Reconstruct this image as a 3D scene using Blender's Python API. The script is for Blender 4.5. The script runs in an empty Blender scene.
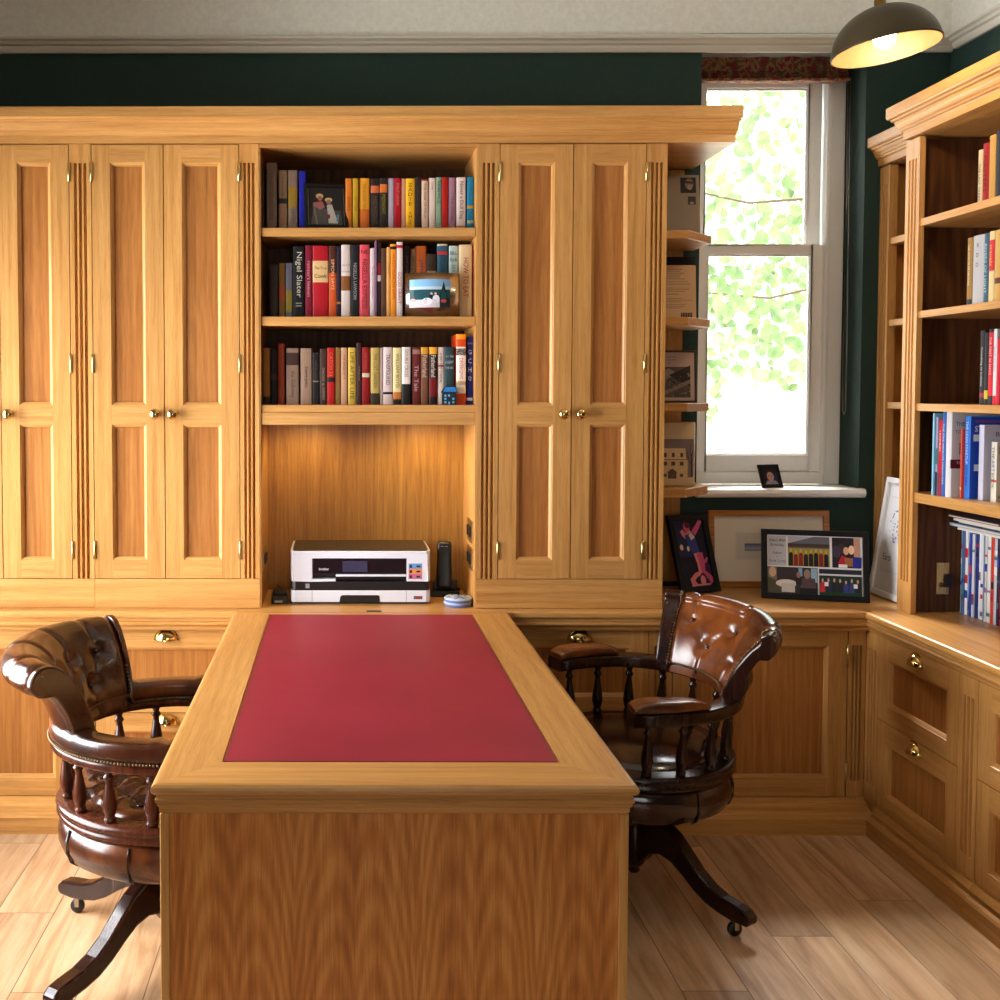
# light levels
SKY, ZENITH, P_SUN = 2.2, 5.0, 34.0
P_LEFT, P_FRONT, P_BACK = 205.0, 10.0, 2.0
P_PUCK, P_PEND = 5.0, 6.5
EXPO = 0.0
import bpy, bmesh, math, random
from mathutils import Vector, Matrix, Euler

random.seed(11)
SC = bpy.context.scene
COL = SC.collection
PI = math.pi
ORG = {}          # world offset of every thing's own origin


# ------------------------------------------------------------------ colours and materials
def lin(c):
    return tuple((x / 12.92 if x <= 0.04045 else ((x + 0.055) / 1.055) ** 2.4) for x in c)


def rgb(r, g, b):
    return lin((r / 255, g / 255, b / 255))


_MC = {}


def plain(name, c, rough=0.5, metal=0.0, spec=0.5, coat=0.0, emit=None, estr=0.0):
    key = (name,)
    if key in _MC:
        return _MC[key]
    m = bpy.data.materials.new(name)
    m.use_nodes = True
    b = m.node_tree.nodes['Principled BSDF']
    b.inputs['Base Color'].default_value = (*c, 1)
    b.inputs['Roughness'].default_value = rough
    b.inputs['Metallic'].default_value = metal
    b.inputs['Specular IOR Level'].default_value = spec
    b.inputs['Coat Weight'].default_value = coat
    if emit:
        b.inputs['Emission Color'].default_value = (*emit, 1)
        b.inputs['Emission Strength'].default_value = estr
    _MC[key] = m
    return m


def ink(r, g, b, rough=0.55):
    return plain('paint_%d_%d_%d' % (r, g, b), rgb(r, g, b), rough, spec=0.3)


class NT:
    def __init__(s, m):
        m.use_nodes = True
        s.t = m.node_tree
        s.b = s.t.nodes['Principled BSDF']

    def n(s, typ, **kw):
        nd = s.t.nodes.new(typ)
        for k, v in kw.items():
            if k.startswith('i_'):
                nd.inputs[k[2:].replace('_', ' ')].default_value = v
            else:
                setattr(nd, k, v)
        return nd

    def l(s, a, b):
        s.t.links.new(a, b)

    def math(s, op, a, b=None, c=None):
        nd = s.t.nodes.new('ShaderNodeMath')
        nd.operation = op
        for i, x in enumerate((a, b, c)):
            if x is None:
                continue
            if isinstance(x, (int, float)):
                nd.inputs[i].default_value = x
            else:
                s.l(x, nd.inputs[i])
        return nd.outputs[0]

    def ramp(s, fac, stops):
        nd = s.t.nodes.new('ShaderNodeValToRGB')
        e = nd.color_ramp.elements
        while len(e) < len(stops):
            e.new(0.5)
        for k, (p, c) in enumerate(stops):
            e[k].position = p
            e[k].color = (*c, 1)
        s.l(fac, nd.inputs[0])
        return nd.outputs[0]

    def mix(s, typ, fac, a, b):
        nd = s.t.nodes.new('ShaderNodeMix')
        nd.data_type = 'RGBA'
        nd.blend_type = typ
        if isinstance(fac, (int, float)):
            nd.inputs[0].default_value = fac
        else:
            s.l(fac, nd.inputs[0])
        for i, x in ((6, a), (7, b)):
            if isinstance(x, tuple):
                nd.inputs[i].default_value = (*x, 1)
            else:
                s.l(x, nd.inputs[i])
        return nd.outputs[2]


def oak(name, axis, dark, mid, light, rough=0.34, flame=0.0, leaf=0.12, t0=0.0, freq=95.0, pores=0.22, vary=0.07, slope=0.055):
    """Oak with the grain along one axis: stretched fibre noise, pores and (flame > 0) cathedral arches."""
    m = bpy.data.materials.new(name)
    g = NT(m)
    tc = g.n('ShaderNodeTexCoord')
    oi = g.n('ShaderNodeObjectInfo')
    off = g.math('MULTIPLY', oi.outputs['Random'], 23.0)
    sep = g.n('ShaderNodeSeparateXYZ')
    g.l(tc.outputs['Object'], sep.inputs[0])
    ax = 'XYZ'.index(axis)
    o = [sep.outputs[i] for i in range(3)]
    t = o[ax]
    if axis == 'Z':
        across = g.math('ADD', o[0], o[1])
        third = g.math('SUBTRACT', o[0], o[1])
    elif axis == 'X':
        across = g.math('ADD', o[1], o[2])
        third = g.math('SUBTRACT', o[1], o[2])
    else:
        across = g.math('ADD', o[0], o[2])
        third = g.math('SUBTRACT', o[0], o[2])
    cb = g.n('ShaderNodeCombineXYZ')
    g.l(g.math('ADD', across, off), cb.inputs[0])
    g.l(third, cb.inputs[1])
    g.l(g.math('MULTIPLY', t, 0.055), cb.inputs[2])
    n1 = g.n('ShaderNodeTexNoise', i_Scale=38.0, i_Detail=6.0, i_Roughness=0.58, i_Distortion=0.25)
    g.l(cb.outputs[0], n1.inputs['Vector'])
    n2 = g.n('ShaderNodeTexNoise', i_Scale=230.0, i_Detail=2.0, i_Roughness=0.6)
    g.l(cb.outputs[0], n2.inputs['Vector'])
    fac = n1.outputs['Fac']
    if flame > 0:
        cb2 = g.n('ShaderNodeCombineXYZ')
        g.l(g.math('ADD', across, off), cb2.inputs[0])
        g.l(g.math('MULTIPLY', t, 0.35), cb2.inputs[2])
        nw = g.n('ShaderNodeTexNoise', i_Scale=7.0, i_Detail=3.0)
        g.l(cb2.outputs[0], nw.inputs['Vector'])
        warp = g.math('MULTIPLY', g.math('SUBTRACT', nw.outputs['Fac'], 0.5), 0.022)
        xx = g.math('SUBTRACT', g.math('PINGPONG', g.math('ADD', across, 4 * leaf), leaf), leaf * 0.35)
        xx = g.math('ADD', xx, warp)
        tt = g.math('MULTIPLY', g.math('SUBTRACT', t, t0), slope)
        tt = g.math('ADD', tt, warp)
        r = g.math('SQRT', g.math('ADD', g.math('MULTIPLY', xx, xx), g.math('MULTIPLY', tt, tt)))
        ring = g.math('SINE', g.math('MULTIPLY', r, freq * 2 * PI))
        ring = g.math('MULTIPLY', ring, 0.5 * flame)
        ring = g.math('MULTIPLY', ring, g.math('ADD', n2.outputs['Fac'], 0.35))
        fac = g.math('ADD', fac, ring)
    col = g.ramp(fac, [(0.28, dark), (0.5, mid), (0.72, light)])
    pore = g.ramp(n2.outputs['Fac'], [(0.36, (1 - pores,) * 3), (0.5, (1, 1, 1))])
    col = g.mix('MULTIPLY', 0.75, col, pore)
    # boards differ a little in tone
    v = g.math('ADD', g.math('MULTIPLY', oi.outputs['Random'], 2 * vary), 1.0 - vary)
    hsv = g.n('ShaderNodeHueSaturation')
    g.l(v, hsv.inputs['Value'])
    g.l(col, hsv.inputs['Color'])
    g.l(hsv.outputs[0], g.b.inputs['Base Color'])
    g.b.inputs['Roughness'].default_value = rough
    g.b.inputs['Specular IOR Level'].default_value = 0.4
    bp = g.n('ShaderNodeBump', i_Strength=0.08, i_Distance=0.001)
    g.l(n2.outputs['Fac'], bp.inputs['Height'])
    g.l(bp.outputs[0], g.b.inputs['Normal'])
    return m


FD, FM, FL = rgb(174, 120, 58), rgb(194, 141, 77), rgb(209, 157, 91)
PD, PM, PL = rgb(147, 89, 38), rgb(167, 107, 50), rgb(181, 122, 62)
OAK = {a: oak('oak_' + a, a, FD, FM, FL) for a in 'XYZ'}
PAN = {a: oak('oak_veneer_' + a, a, PD, PM, PL, flame=0.12, leaf=0.16, freq=70, vary=0.05) for a in 'XYZ'}
DESK_PANEL = oak('oak_crown_cut_veneer', 'Z', rgb(166, 98, 38), rgb(194, 122, 54), rgb(212, 146, 74), flame=0.22, leaf=0.115, t0=-0.15, freq=95, vary=0.0, pores=0.25, slope=0.1)
SHADE_OAK = oak('oak_darkened_for_shade', 'Z', rgb(66, 35, 12), rgb(88, 50, 20), rgb(106, 65, 28), rough=0.6, flame=0.25, leaf=0.2, freq=50, vary=0.04)  # same veneer, darkened: the shade inside the bookcases is put into its colour
NICHE = oak('oak_niche_back', 'Z', rgb(136, 92, 34), rgb(158, 112, 46), rgb(174, 128, 58), flame=0.1, vary=0.0)
for _d in (OAK, PAN):
    pass

M_BRASS = plain('polished_brass', rgb(222, 190, 120), 0.16, 1.0)
M_HINGE = plain('brass_hinge', rgb(205, 180, 120), 0.28, 1.0)
M_STEEL = plain('brushed_steel', rgb(190, 188, 182), 0.22, 1.0)
M_WHITE = plain('white_gloss_paint', rgb(246, 246, 243), 0.35)
M_BLACK = plain('black_plastic', rgb(16, 15, 16), 0.35)
M_GLOSSBLACK = plain('gloss_black_plastic', rgb(10, 9, 14), 0.12)
M_PAPER = plain('book_paper', rgb(214, 200, 170), 0.9, spec=0.1)
M_NAIL = plain('dark_brass_nail', rgb(112, 92, 66), 0.32, 1.0)


def wall_paint(name, c, rough=0.7):
    m = bpy.data.materials.new(name)
    g = NT(m)
    tc = g.n('ShaderNodeTexCoord')
    n = g.n('ShaderNodeTexNoise', i_Scale=60.0, i_Detail=3.0)
    g.l(tc.outputs['Object'], n.inputs['Vector'])
    col = g.ramp(n.outputs['Fac'], [(0.3, tuple(x * 0.94 for x in c)), (0.7, tuple(min(1, x * 1.05) for x in c))])
    g.l(col, g.b.inputs['Base Color'])
    g.b.inputs['Roughness'].default_value = rough
    g.b.inputs['Specular IOR Level'].default_value = 0.25
    bp = g.n('ShaderNodeBump', i_Strength=0.06, i_Distance=0.002)
    g.l(n.outputs['Fac'], bp.inputs['Height'])
    g.l(bp.outputs[0], g.b.inputs['Normal'])
    return m


M_GREEN = wall_paint('dark_green_wall_paint', rgb(38, 60, 53))
M_CREAM = wall_paint('cream_frieze_paint', rgb(236, 233, 220))
M_CEIL = wall_paint('ceiling_paint', rgb(232, 228, 216))


def leather(name, dark, mid, light, rough=0.24, sc=5.0):
    m = bpy.data.materials.new(name)
    g = NT(m)
    tc = g.n('ShaderNodeTexCoord')
    n = g.n('ShaderNodeTexNoise', i_Scale=sc, i_Detail=5.0, i_Roughness=0.6)
    g.l(tc.outputs['Object'], n.inputs['Vector'])
    col = g.ramp(n.outputs['Fac'], [(0.32, dark), (0.52, mid), (0.72, light)])
    g.l(col, g.b.inputs['Base Color'])
    vo = g.n('ShaderNodeTexVoronoi', i_Scale=170.0)
    g.l(tc.outputs['Object'], vo.inputs['Vector'])
    bp = g.n('ShaderNodeBump', i_Strength=0.12, i_Distance=0.001)
    g.l(vo.outputs['Distance'], bp.inputs['Height'])
    g.l(bp.outputs[0], g.b.inputs['Normal'])
    g.b.inputs['Roughness'].default_value = rough
    g.b.inputs['Coat Weight'].default_value = 0.25
    g.b.inputs['Coat Roughness'].default_value = 0.15
    return m


M_LEATHER = leather('worn_brown_leather', rgb(32, 15, 8), rgb(64, 31, 14), rgb(114, 61, 26))
M_TAN = leather('tan_brown_leather', rgb(52, 23, 9), rgb(94, 46, 17), rgb(142, 77, 30))
M_DKLEATHER = leather('dark_brown_leather', rgb(30, 15, 11), rgb(46, 23, 16), rgb(66, 33, 21), 0.13)
M_MAHOG = oak('dark_mahogany', 'Z', rgb(24, 11, 7), rgb(40, 19, 12), rgb(56, 28, 17), rough=0.2, vary=0.0)
M_MAHOG2 = oak('red_mahogany', 'Z', rgb(44, 20, 12), rgb(70, 34, 20), rgb(96, 48, 28), rough=0.22, vary=0.0)


def red_leather():
    m = bpy.data.materials.new('red_desk_leather')
    g = NT(m)
    tc = g.n('ShaderNodeTexCoord')
    n = g.n('ShaderNodeTexNoise', i_Scale=3.0, i_Detail=4.0)
    g.l(tc.outputs['Object'], n.inputs['Vector'])
    col = g.ramp(n.outputs['Fac'], [(0.3, rgb(134, 22, 44)), (0.7, rgb(152, 30, 54))])
    g.l(col, g.b.inputs['Base Color'])
    n2 = g.n('ShaderNodeTexNoise', i_Scale=420.0, i_Detail=3.0)
    g.l(tc.outputs['Object'], n2.inputs['Vector'])
    bp = g.n('ShaderNodeBump', i_Strength=0.16, i_Distance=0.001)
    g.l(n2.outputs['Fac'], bp.inputs['Height'])
    g.l(bp.outputs[0], g.b.inputs['Normal'])
    g.b.inputs['Roughness'].default_value = 0.5
    g.b.inputs['Specular IOR Level'].default_value = 0.35
    return m


M_RED = red_leather()


def floor_mat():
    m = bpy.data.materials.new('oak_floor_planks')
    g = NT(m)
    tc = g.n('ShaderNodeTexCoord')
    sep = g.n('ShaderNodeSeparateXYZ')
    g.l(tc.outputs['Object'], sep.inputs[0])
    x, y = sep.outputs[0], sep.outputs[1]
    W, L = 0.165, 1.55
    u = g.math('DIVIDE', g.math('ADD', x, 10.05), W)
    row = g.math('FLOOR', u)
    wn = g.n('ShaderNodeTexWhiteNoise', noise_dimensions='1D')
    g.l(row, wn.inputs['W'])
    v = g.math('ADD', g.math('DIVIDE', y, L), g.math('MULTIPLY', wn.outputs['Value'], 5.0))
    colm = g.math('FLOOR', v)
    cb = g.n('ShaderNodeCombineXYZ')
    g.l(row, cb.inputs[0])
    g.l(colm, cb.inputs[1])
    w2 = g.n('ShaderNodeTexWhiteNoise', noise_dimensions='2D')
    g.l(cb.outputs[0], w2.inputs['Vector'])
    fu = g.math('FRACT', u)
    fv = g.math('FRACT', v)
    eu = g.math('MULTIPLY', g.math('MINIMUM', fu, g.math('SUBTRACT', 1.0, fu)), W)
    ev = g.math('MULTIPLY', g.math('MINIMUM', fv, g.math('SUBTRACT', 1.0, fv)), L)
    edge = g.math('MINIMUM', eu, ev)
    gap = g.math('SMOOTH_MIN', g.math('DIVIDE', edge, 0.0022), 1.0, 0.1)
    cg = g.n('ShaderNodeCombineXYZ')
    g.l(g.math('ADD', x, g.math('MULTIPLY', w2.outputs['Value'], 17.0)), cg.inputs[0])
    g.l(g.math('MULTIPLY', y, 0.09), cg.inputs[1])
    n1 = g.n('ShaderNodeTexNoise', i_Scale=22.0, i_Detail=6.0, i_Roughness=0.62, i_Distortion=0.6)
    g.l(cg.outputs[0], n1.inputs['Vector'])
    n3 = g.n('ShaderNodeTexNoise', i_Scale=3.2, i_Detail=3.0)
    g.l(tc.outputs['Object'], n3.inputs['Vector'])
    fac = g.math('ADD', g.math('MULTIPLY', n1.outputs['Fac'], 0.75), g.math('MULTIPLY', n3.outputs['Fac'], 0.25))
    col = g.ramp(fac, [(0.3, rgb(142, 102, 68)), (0.5, rgb(194, 156, 116)), (0.7, rgb(220, 190, 154))])
    # knots
    kn = g.n('ShaderNodeTexVoronoi', i_Scale=1.0)
    ck = g.n('ShaderNodeCombineXYZ')
    g.l(g.math('MULTIPLY', x, 5.0), ck.inputs[0])
    g.l(g.math('MULTIPLY', y, 2.0), ck.inputs[1])
    g.l(ck.outputs[0], kn.inputs['Vector'])
    knot = g.ramp(kn.outputs['Distance'], [(0.0, (0.35, 0.27, 0.2)), (0.09, (1, 1, 1))])
    col = g.mix('MULTIPLY', 0.7, col, knot)
    hsv = g.n('ShaderNodeHueSaturation')
    g.l(g.math('ADD', g.math('MULTIPLY', w2.outputs['Value'], 0.36), 0.84), hsv.inputs['Value'])
    g.l(col, hsv.inputs['Color'])
    dark = g.mix('MIX', gap, rgb(60, 38, 22), hsv.outputs[0])
    g.l(dark, g.b.inputs['Base Color'])
    g.b.inputs['Roughness'].default_value = 0.36
    g.b.inputs['Specular IOR Level'].default_value = 0.4
    bp = g.n('ShaderNodeBump', i_Strength=0.25, i_Distance=0.002)
    g.l(gap, bp.inputs['Height'])
    g.l(bp.outputs[0], g.b.inputs['Normal'])
    return m


M_FLOOR = floor_mat()


# ------------------------------------------------------------------ mesh builder
class MB:
    def __init__(s):
        s.v, s.f, s.m, s.s = [], [], [], []

    def face(s, pts, mi=0, smooth=False):
        b = len(s.v)
        s.v.extend(Vector(p) for p in pts)
        s.f.append(tuple(range(b, b + len(pts))))
        s.m.append(mi)
        s.s.append(smooth)

    def grid(s, rows, mi=0, smooth=True, closed_u=False, closed_v=False):
        b = len(s.v)
        nr, nc = len(rows), len(rows[0])
        for r in rows:
            s.v.extend(Vector(p) for p in r)
        for i in range(nr if closed_v else nr - 1):
            for j in range(nc if closed_u else nc - 1):
                i2, j2 = (i + 1) % nr, (j + 1) % nc
                s.f.append((b + i * nc + j, b + i * nc + j2, b + i2 * nc + j2, b + i2 * nc + j))
                s.m.append(mi)
                s.s.append(smooth)

    def box(s, x0, x1, y0, y1, z0, z1, mi=0):
        b = len(s.v)
        for z in (z0, z1):
            for x, y in ((x0, y0), (x1, y0), (x1, y1), (x0, y1)):
                s.v.append(Vector((x, y, z)))
        for f in ((3, 2, 1, 0), (4, 5, 6, 7), (0, 1, 5, 4), (1, 2, 6, 5), (2, 3, 7, 6), (3, 0, 4, 7)):
            s.f.append(tuple(b + i for i in f))
            s.m.append(mi)
            s.s.append(False)

    def fbox(s, F, u0, u1, v0, v1, n0, n1, mi=0):
        a, c = F(u0, v0, n0), F(u1, v1, n1)
        lo = [min(a[i], c[i]) for i in range(3)]
        hi = [max(a[i], c[i]) for i in range(3)]
        s.box(lo[0], hi[0], lo[1], hi[1], lo[2], hi[2], mi)

    def prism(s, pts, P, a0, a1, mi=0, smooth=False, caps=True):
        """closed outline pts (p, q) pushed from a0 to a1; P(p, q, a) -> point"""
        n = len(pts)
        r0 = [P(p, q, a0) for p, q in pts]
        r1 = [P(p, q, a1) for p, q in pts]
        b = len(s.v)
        s.v.extend(Vector(p) for p in r0 + r1)
        for i in range(n):
            j = (i + 1) % n
            s.f.append((b + i, b + j, b + n + j, b + n + i))
            s.m.append(mi)
            s.s.append(smooth)
        if caps:
            s.f.append(tuple(b + i for i in range(n))[::-1])
            s.f.append(tuple(b + n + i for i in range(n)))
            s.m += [mi, mi]
            s.s += [False, False]

    def lathe(s, prof, c=(0, 0, 0), seg=24, mi=0, axis='Z', smooth=True, a0=0.0, a1=2 * PI, caps=True):
        full = abs(a1 - a0 - 2 * PI) < 1e-6
        rows = []
        for r, z in prof:
            row = []
            for k in range(seg if full else seg + 1):
                a = a0 + (a1 - a0) * k / seg
                x, y = r * math.cos(a), r * math.sin(a)
                if axis == 'Z':
                    p = (c[0] + x, c[1] + y, c[2] + z)
                elif axis == 'Y':
                    p = (c[0] + x, c[1] + z, c[2] + y)
                else:
                    p = (c[0] + z, c[1] + x, c[2] + y)
                row.append(p)
            rows.append(row)
        s.grid(rows, mi, smooth, closed_u=full)
        if full and caps:
            for row, (r, z) in ((rows[0], prof[0]), (rows[-1], prof[-1])):
                if r > 1e-5:
                    s.face(row, mi, False)

    def sweep(s, path, sec, mi=0, smooth=True, caps=True, up=(0, 0, 1)):
        """sec(i, t) -> list of (lateral, vertical); path: list of Vector"""
        up = Vector(up)
        rows = []
        n = len(path)
        for i, p in enumerate(path):
            p = Vector(p)
            t = (Vector(path[min(i + 1, n - 1)]) - Vector(path[max(i - 1, 0)])).normalized()
            lat = t.cross(up)
            if lat.length < 1e-6:
                lat = Vector((1, 0, 0))
            lat.normalize()
            w = lat.cross(t).normalized()
            rows.append([p + lat * a + w * b for a, b in sec(i, i / (n - 1))])
        s.grid(rows, mi, smooth, closed_u=True)
        if caps:
            s.face(rows[0], mi)
            s.face(rows[-1], mi)

    def tube(s, path, r, seg=8, mi=0):
        circ = [(r * math.cos(2 * PI * k / seg), r * math.sin(2 * PI * k / seg)) for k in range(seg)]
        s.sweep(path, lambda i, t: circ, mi)

    def ball(s, c, r, mi=0, seg=8, rings=5, sx=1, sy=1, sz=1):
        rows = []
        for i in range(rings + 1):
            a = -PI / 2 + PI * i / rings
            rows.append([(c[0] + sx * r * math.cos(a) * math.cos(2 * PI * k / seg),
                          c[1] + sy * r * math.cos(a) * math.sin(2 * PI * k / seg),
                          c[2] + sz * r * math.sin(a)) for k in range(seg)])
        s.grid(rows, mi, True, closed_u=True)

    def build(s, name, mats, parent=None, bevel=0.0, local=False, seg=2, merge=True):
        me = bpy.data.meshes.new(name)
        off = Vector((0, 0, 0))
        if parent is not None and not local:
            off = ORG.get(parent.name, off)
        me.from_pydata([tuple(v - off) for v in s.v], [], s.f)
        if not isinstance(mats, (list, tuple)):
            mats = [mats]
        for m in mats:
            me.materials.append(m)
        for p, mi, sm in zip(me.polygons, s.m, s.s):
            p.material_index = mi
            p.use_smooth = sm
        bm = bmesh.new()
        bm.from_mesh(me)
        if merge:
            bmesh.ops.remove_doubles(bm, verts=bm.verts, dist=1e-5)
        bmesh.ops.recalc_face_normals(bm, faces=bm.faces)
        bm.to_mesh(me)
        bm.free()
        o = bpy.data.objects.new(name, me)
        COL.objects.link(o)
        if parent is not None:
            o.parent = parent
            ORG[o.name] = off
        if bevel:
            md = o.modifiers.new('edge', 'BEVEL')
            md.width = bevel
            md.segments = seg
            md.limit_method = 'ANGLE'
            md.angle_limit = math.radians(40)
            md.harden_normals = False
        return o


def tag(o, label=None, cat=None, group=None, kind=None):
    if label:
        o['label'] = label
    if cat:
        o['category'] = cat
    if group:
        o['group'] = group
    if kind:
        o['kind'] = kind
    return o


def thing(name, label, cat, loc=(0, 0, 0), rot=(0, 0, 0), group=None, kind=None):
    o = bpy.data.objects.new(name, None)
    COL.objects.link(o)
    o.location = loc
    o.rotation_euler = rot
    ORG[o.name] = Vector(loc)
    return tag(o, label, cat, group, kind)


def south(ox, oy, oz=0.0):      # a front that faces the camera end of the room (-Y)
    return lambda u, v, n: (ox + u, oy - n, oz + v)


def west(ox, oy, oz=0.0):       # a front that faces the left wall (-X)
    return lambda u, v, n: (ox - n, oy - u, oz + v)


def text_mb(body, F, u, v, du, dv, length, height, mi=0, mb=None, squeeze=True, bold=0.0):
    """lettering laid on a front: starts at (u, v), runs along direction du/dv, fitted in length x height (centred)"""
    cu = bpy.data.curves.new('t', 'FONT')
    cu.body = body
    cu.resolution_u = 2
    cu.offset = bold
    ob = bpy.data.objects.new('t', cu)
    me = ob.to_mesh()
    vs = [Vector(x.co) for x in me.vertices]
    fs = [tuple(p.vertices) for p in me.polygons]
    ob.to_mesh_clear()
    bpy.data.objects.remove(ob)
    bpy.data.curves.remove(cu)
    mb = mb or MB()
    if not vs:
        return mb
    x0, x1 = min(p.x for p in vs), max(p.x for p in vs)
    y0, y1 = min(p.y for p in vs), max(p.y for p in vs)
    sx, sy = length / max(x1 - x0, 1e-6), height / max(y1 - y0, 1e-6)
    k = min(sx, sy)
    sx = min(sx, k * 1.25)
    sy = min(sy, k * 1.25)
    b = len(mb.v)
    for p in vs:
        a = (p.x - (x0 + x1) / 2) * sx
        c = (p.y - (y0 + y1) / 2) * sy
        # along direction (du, dv); up direction is (-dv, du)
        mb.v.append(Vector(F(u + a * du - c * dv, v + a * dv + c * du, 0.0008)))
    for f in fs:
        mb.f.append(tuple(b + i for i in f))
        mb.m.append(mi)
        mb.s.append(False)
    return mb
# ------------------------------------------------------------------ the room
YB = 4.14       # face of the back wall
XR, XL, YF, ZC = 2.26, -1.8, -1.5, 3.3
WX0, WX1 = 1.34, 1.95          # window recess
WZ0, WZ1 = 1.10, 2.80


def structure(o):
    o['kind'] = 'structure'
    return o


m = MB()
m.box(XL - .2, XR + .2, YF - .2, YB + .35, -.12, 0)
structure(m.build('floor', M_FLOOR))
m = MB()
m.box(XL - .2, XR + .2, YF - .2, YB + .35, ZC, ZC + .12)
structure(m.build('ceiling', M_CEIL))

m = MB()     # back wall with the window recess; green below the picture rail, cream above
RD = .17


def wall_block(x0, x1, z0, z1, mi):
    m.box(x0, x1, YB, YB + .35, z0, z1, mi)


wall_block(XL - .2, WX0, 0, 2.735, 0)
wall_block(WX1, XR + .2, 0, 2.735, 0)
wall_block(WX0, WX1, 0, WZ0 - .02, 0)
wall_block(XL - .2, WX0, 2.735, ZC, 1)
wall_block(WX1, XR + .2, 2.735, ZC, 1)
wall_block(WX0, WX1, WZ1, ZC, 1)
structure(m.build('wall_back', [M_GREEN, M_CREAM]))

m = MB()
m.box(XR, XR + .2, YF - .2, YB, 0, 2.735, 0)
m.box(XR, XR + .2, YF - .2, YB, 2.735, ZC, 1)
structure(m.build('wall_right', [M_GREEN, M_CREAM]))

LW = (1.8, 3.62, .35, 2.12)     # opening in the left wall: y0, y1, z0, z1
m = MB()
for (y0, y1, z0, z1) in ((YF - .2, LW[0], 0, 2.735), (LW[1], YB, 0, 2.735), (LW[0], LW[1], 0, LW[2]), (LW[0], LW[1], LW[3], 2.735)):
    m.box(XL - .2, XL, y0, y1, z0, z1, 0)
m.box(XL - .2, XL, YF - .2, YB, 2.735, ZC, 1)
structure(m.build('wall_left', [M_GREEN, M_CREAM]))

FW = (-.7, .9, .7, 1.9)       # opening in the wall behind the camera
m = MB()
for (x0, x1, z0, z1) in ((XL, FW[0], 0, 2.735), (FW[1], XR, 0, 2.735), (FW[0], FW[1], 0, FW[2]), (FW[0], FW[1], FW[3], 2.735)):
    m.box(x0, x1, YF - .2, YF, z0, z1, 0)
m.box(XL, XR, YF - .2, YF, 2.735, ZC, 1)
structure(m.build('wall_front', [M_GREEN, M_CREAM]))

# picture rail: moulded strip at the foot of the cream frieze
RAIL = [(0, 2.728), (.012, 2.728), (.016, 2.734), (.02, 2.742), (.02, 2.75), (.03, 2.755), (.034, 2.764), (.044, 2.77), (.044, 2.778), (.036, 2.784), (.012, 2.787), (0, 2.787)]
m = MB()
m.prism(RAIL, lambda n, z, a: (a, YB - .001 - n, z), XL + .001, XR - .001)
structure(m.build('trim_1', plain('picture_rail_paint', rgb(214, 208, 190), .5)))
m = MB()
m.prism(RAIL, lambda n, z, a: (XR - .001 - n, a, z), YF, YB - .046)
structure(m.build('trim_2', plain('picture_rail_paint', rgb(214, 208, 190), .5)))

# ---------------------------------------------------------------- sash window at the back
M_GLASS = bpy.data.materials.new('window_glass')
g = NT(M_GLASS)
tr = g.n('ShaderNodeBsdfTransparent')
gl = g.n('ShaderNodeBsdfGlossy', i_Roughness=0.02)
fr = g.n('ShaderNodeFresnel', i_IOR=1.25)
mx = g.n('ShaderNodeMixShader')
g.l(fr.outputs[0], mx.inputs[0])
g.l(tr.outputs[0], mx.inputs[1])
g.l(gl.outputs[0], mx.inputs[2])
g.l(mx.outputs[0], g.t.nodes['Material Output'].inputs[0])

win = thing('window_1', None, None, (1.64, 4.3, 1.1))
win['kind'] = 'structure'
m = MB()
fy0, fy1 = 4.300, 4.45
m.box(WX0, 1.375, fy0, fy1, 1.112, WZ1)                 # box frame
m.box(1.892, WX1, fy0, fy1, 1.112, WZ1)
m.box(1.375, 1.892, fy0, fy1, 2.69, WZ1)
m.box(1.375, 1.892, fy0 + .005, fy1, 1.112, 1.1598)      # bottom of the frame
m.box(1.875, 1.892, fy0 - .012, fy0 + .02, 1.15, 2.66)  # staff bead
m.box(1.375, 1.385, fy0 - .012, fy0 + .02, 1.15, 2.66)
m.build('window_frame', M_WHITE, win, bevel=.004)


def sash(x0, x1, z0, z1, y, stile, top, bot):
    m = MB()
    d = .042
    m.box(x0, x0 + stile, y, y + d, z0, z1)
    m.box(x1 - stile, x1, y, y + d, z0, z1)
    m.box(x0 + stile, x1 - stile, y, y + d, z1 - top, z1)
    m.box(x0 + stile, x1 - stile, y, y + d, z0, z0 + bot)
    for (a, b, c, e) in ((x0 + stile, x0 + stile + .006, z0 + bot, z1 - top), (x1 - stile - .006, x1 - stile, z0 + bot, z1 - top),
                         (x0 + stile, x1 - stile, z0 + bot, z0 + bot + .006), (x0 + stile, x1 - stile, z1 - top - .006, z1 - top)):
        m.box(a, b, y + .012, y + .03, c, e)
    o = m.build('sash', M_WHITE, win, bevel=.003)
    p = MB()
    p.box(x0 + stile, x1 - stile, y + .02, y + .024, z0 + bot, z1 - top)
    p.build('glass', M_GLASS, o)
    return o


sash(1.378, 1.886, 1.16, 2.043, 4.313, .052, .036, .066)
sash(1.378, 1.886, 2.012, 2.72, 4.363, .052, .06, .034)
m = MB()
m = MB()      # sill board with a round nose
nose = [(4.304, 1.076), (4.12, 1.076), (4.105, 1.081), (4.099, 1.094), (4.105, 1.106), (4.12, 1.111), (4.304, 1.111)]
m.prism(nose, lambda y, z, a: (a, y, z), 1.345, 1.945)
nose2 = [(4.138, 1.076), (4.12, 1.076), (4.105, 1.081), (4.099, 1.094), (4.105, 1.106), (4.12, 1.111), (4.138, 1.111)]
m.prism(nose2, lambda y, z, a: (a, y, z), 1.335, 1.345)
m.prism(nose2, lambda y, z, a: (a, y, z), 1.945, 1.962)
m.lathe([(.0, -.0001), (.0175, 0), (.0175, .001)], (1.962, 4.1195, 1.0935), 14, axis='X')
m.build('window_sill', M_WHITE, win, bevel=.004)
m = MB()
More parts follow.
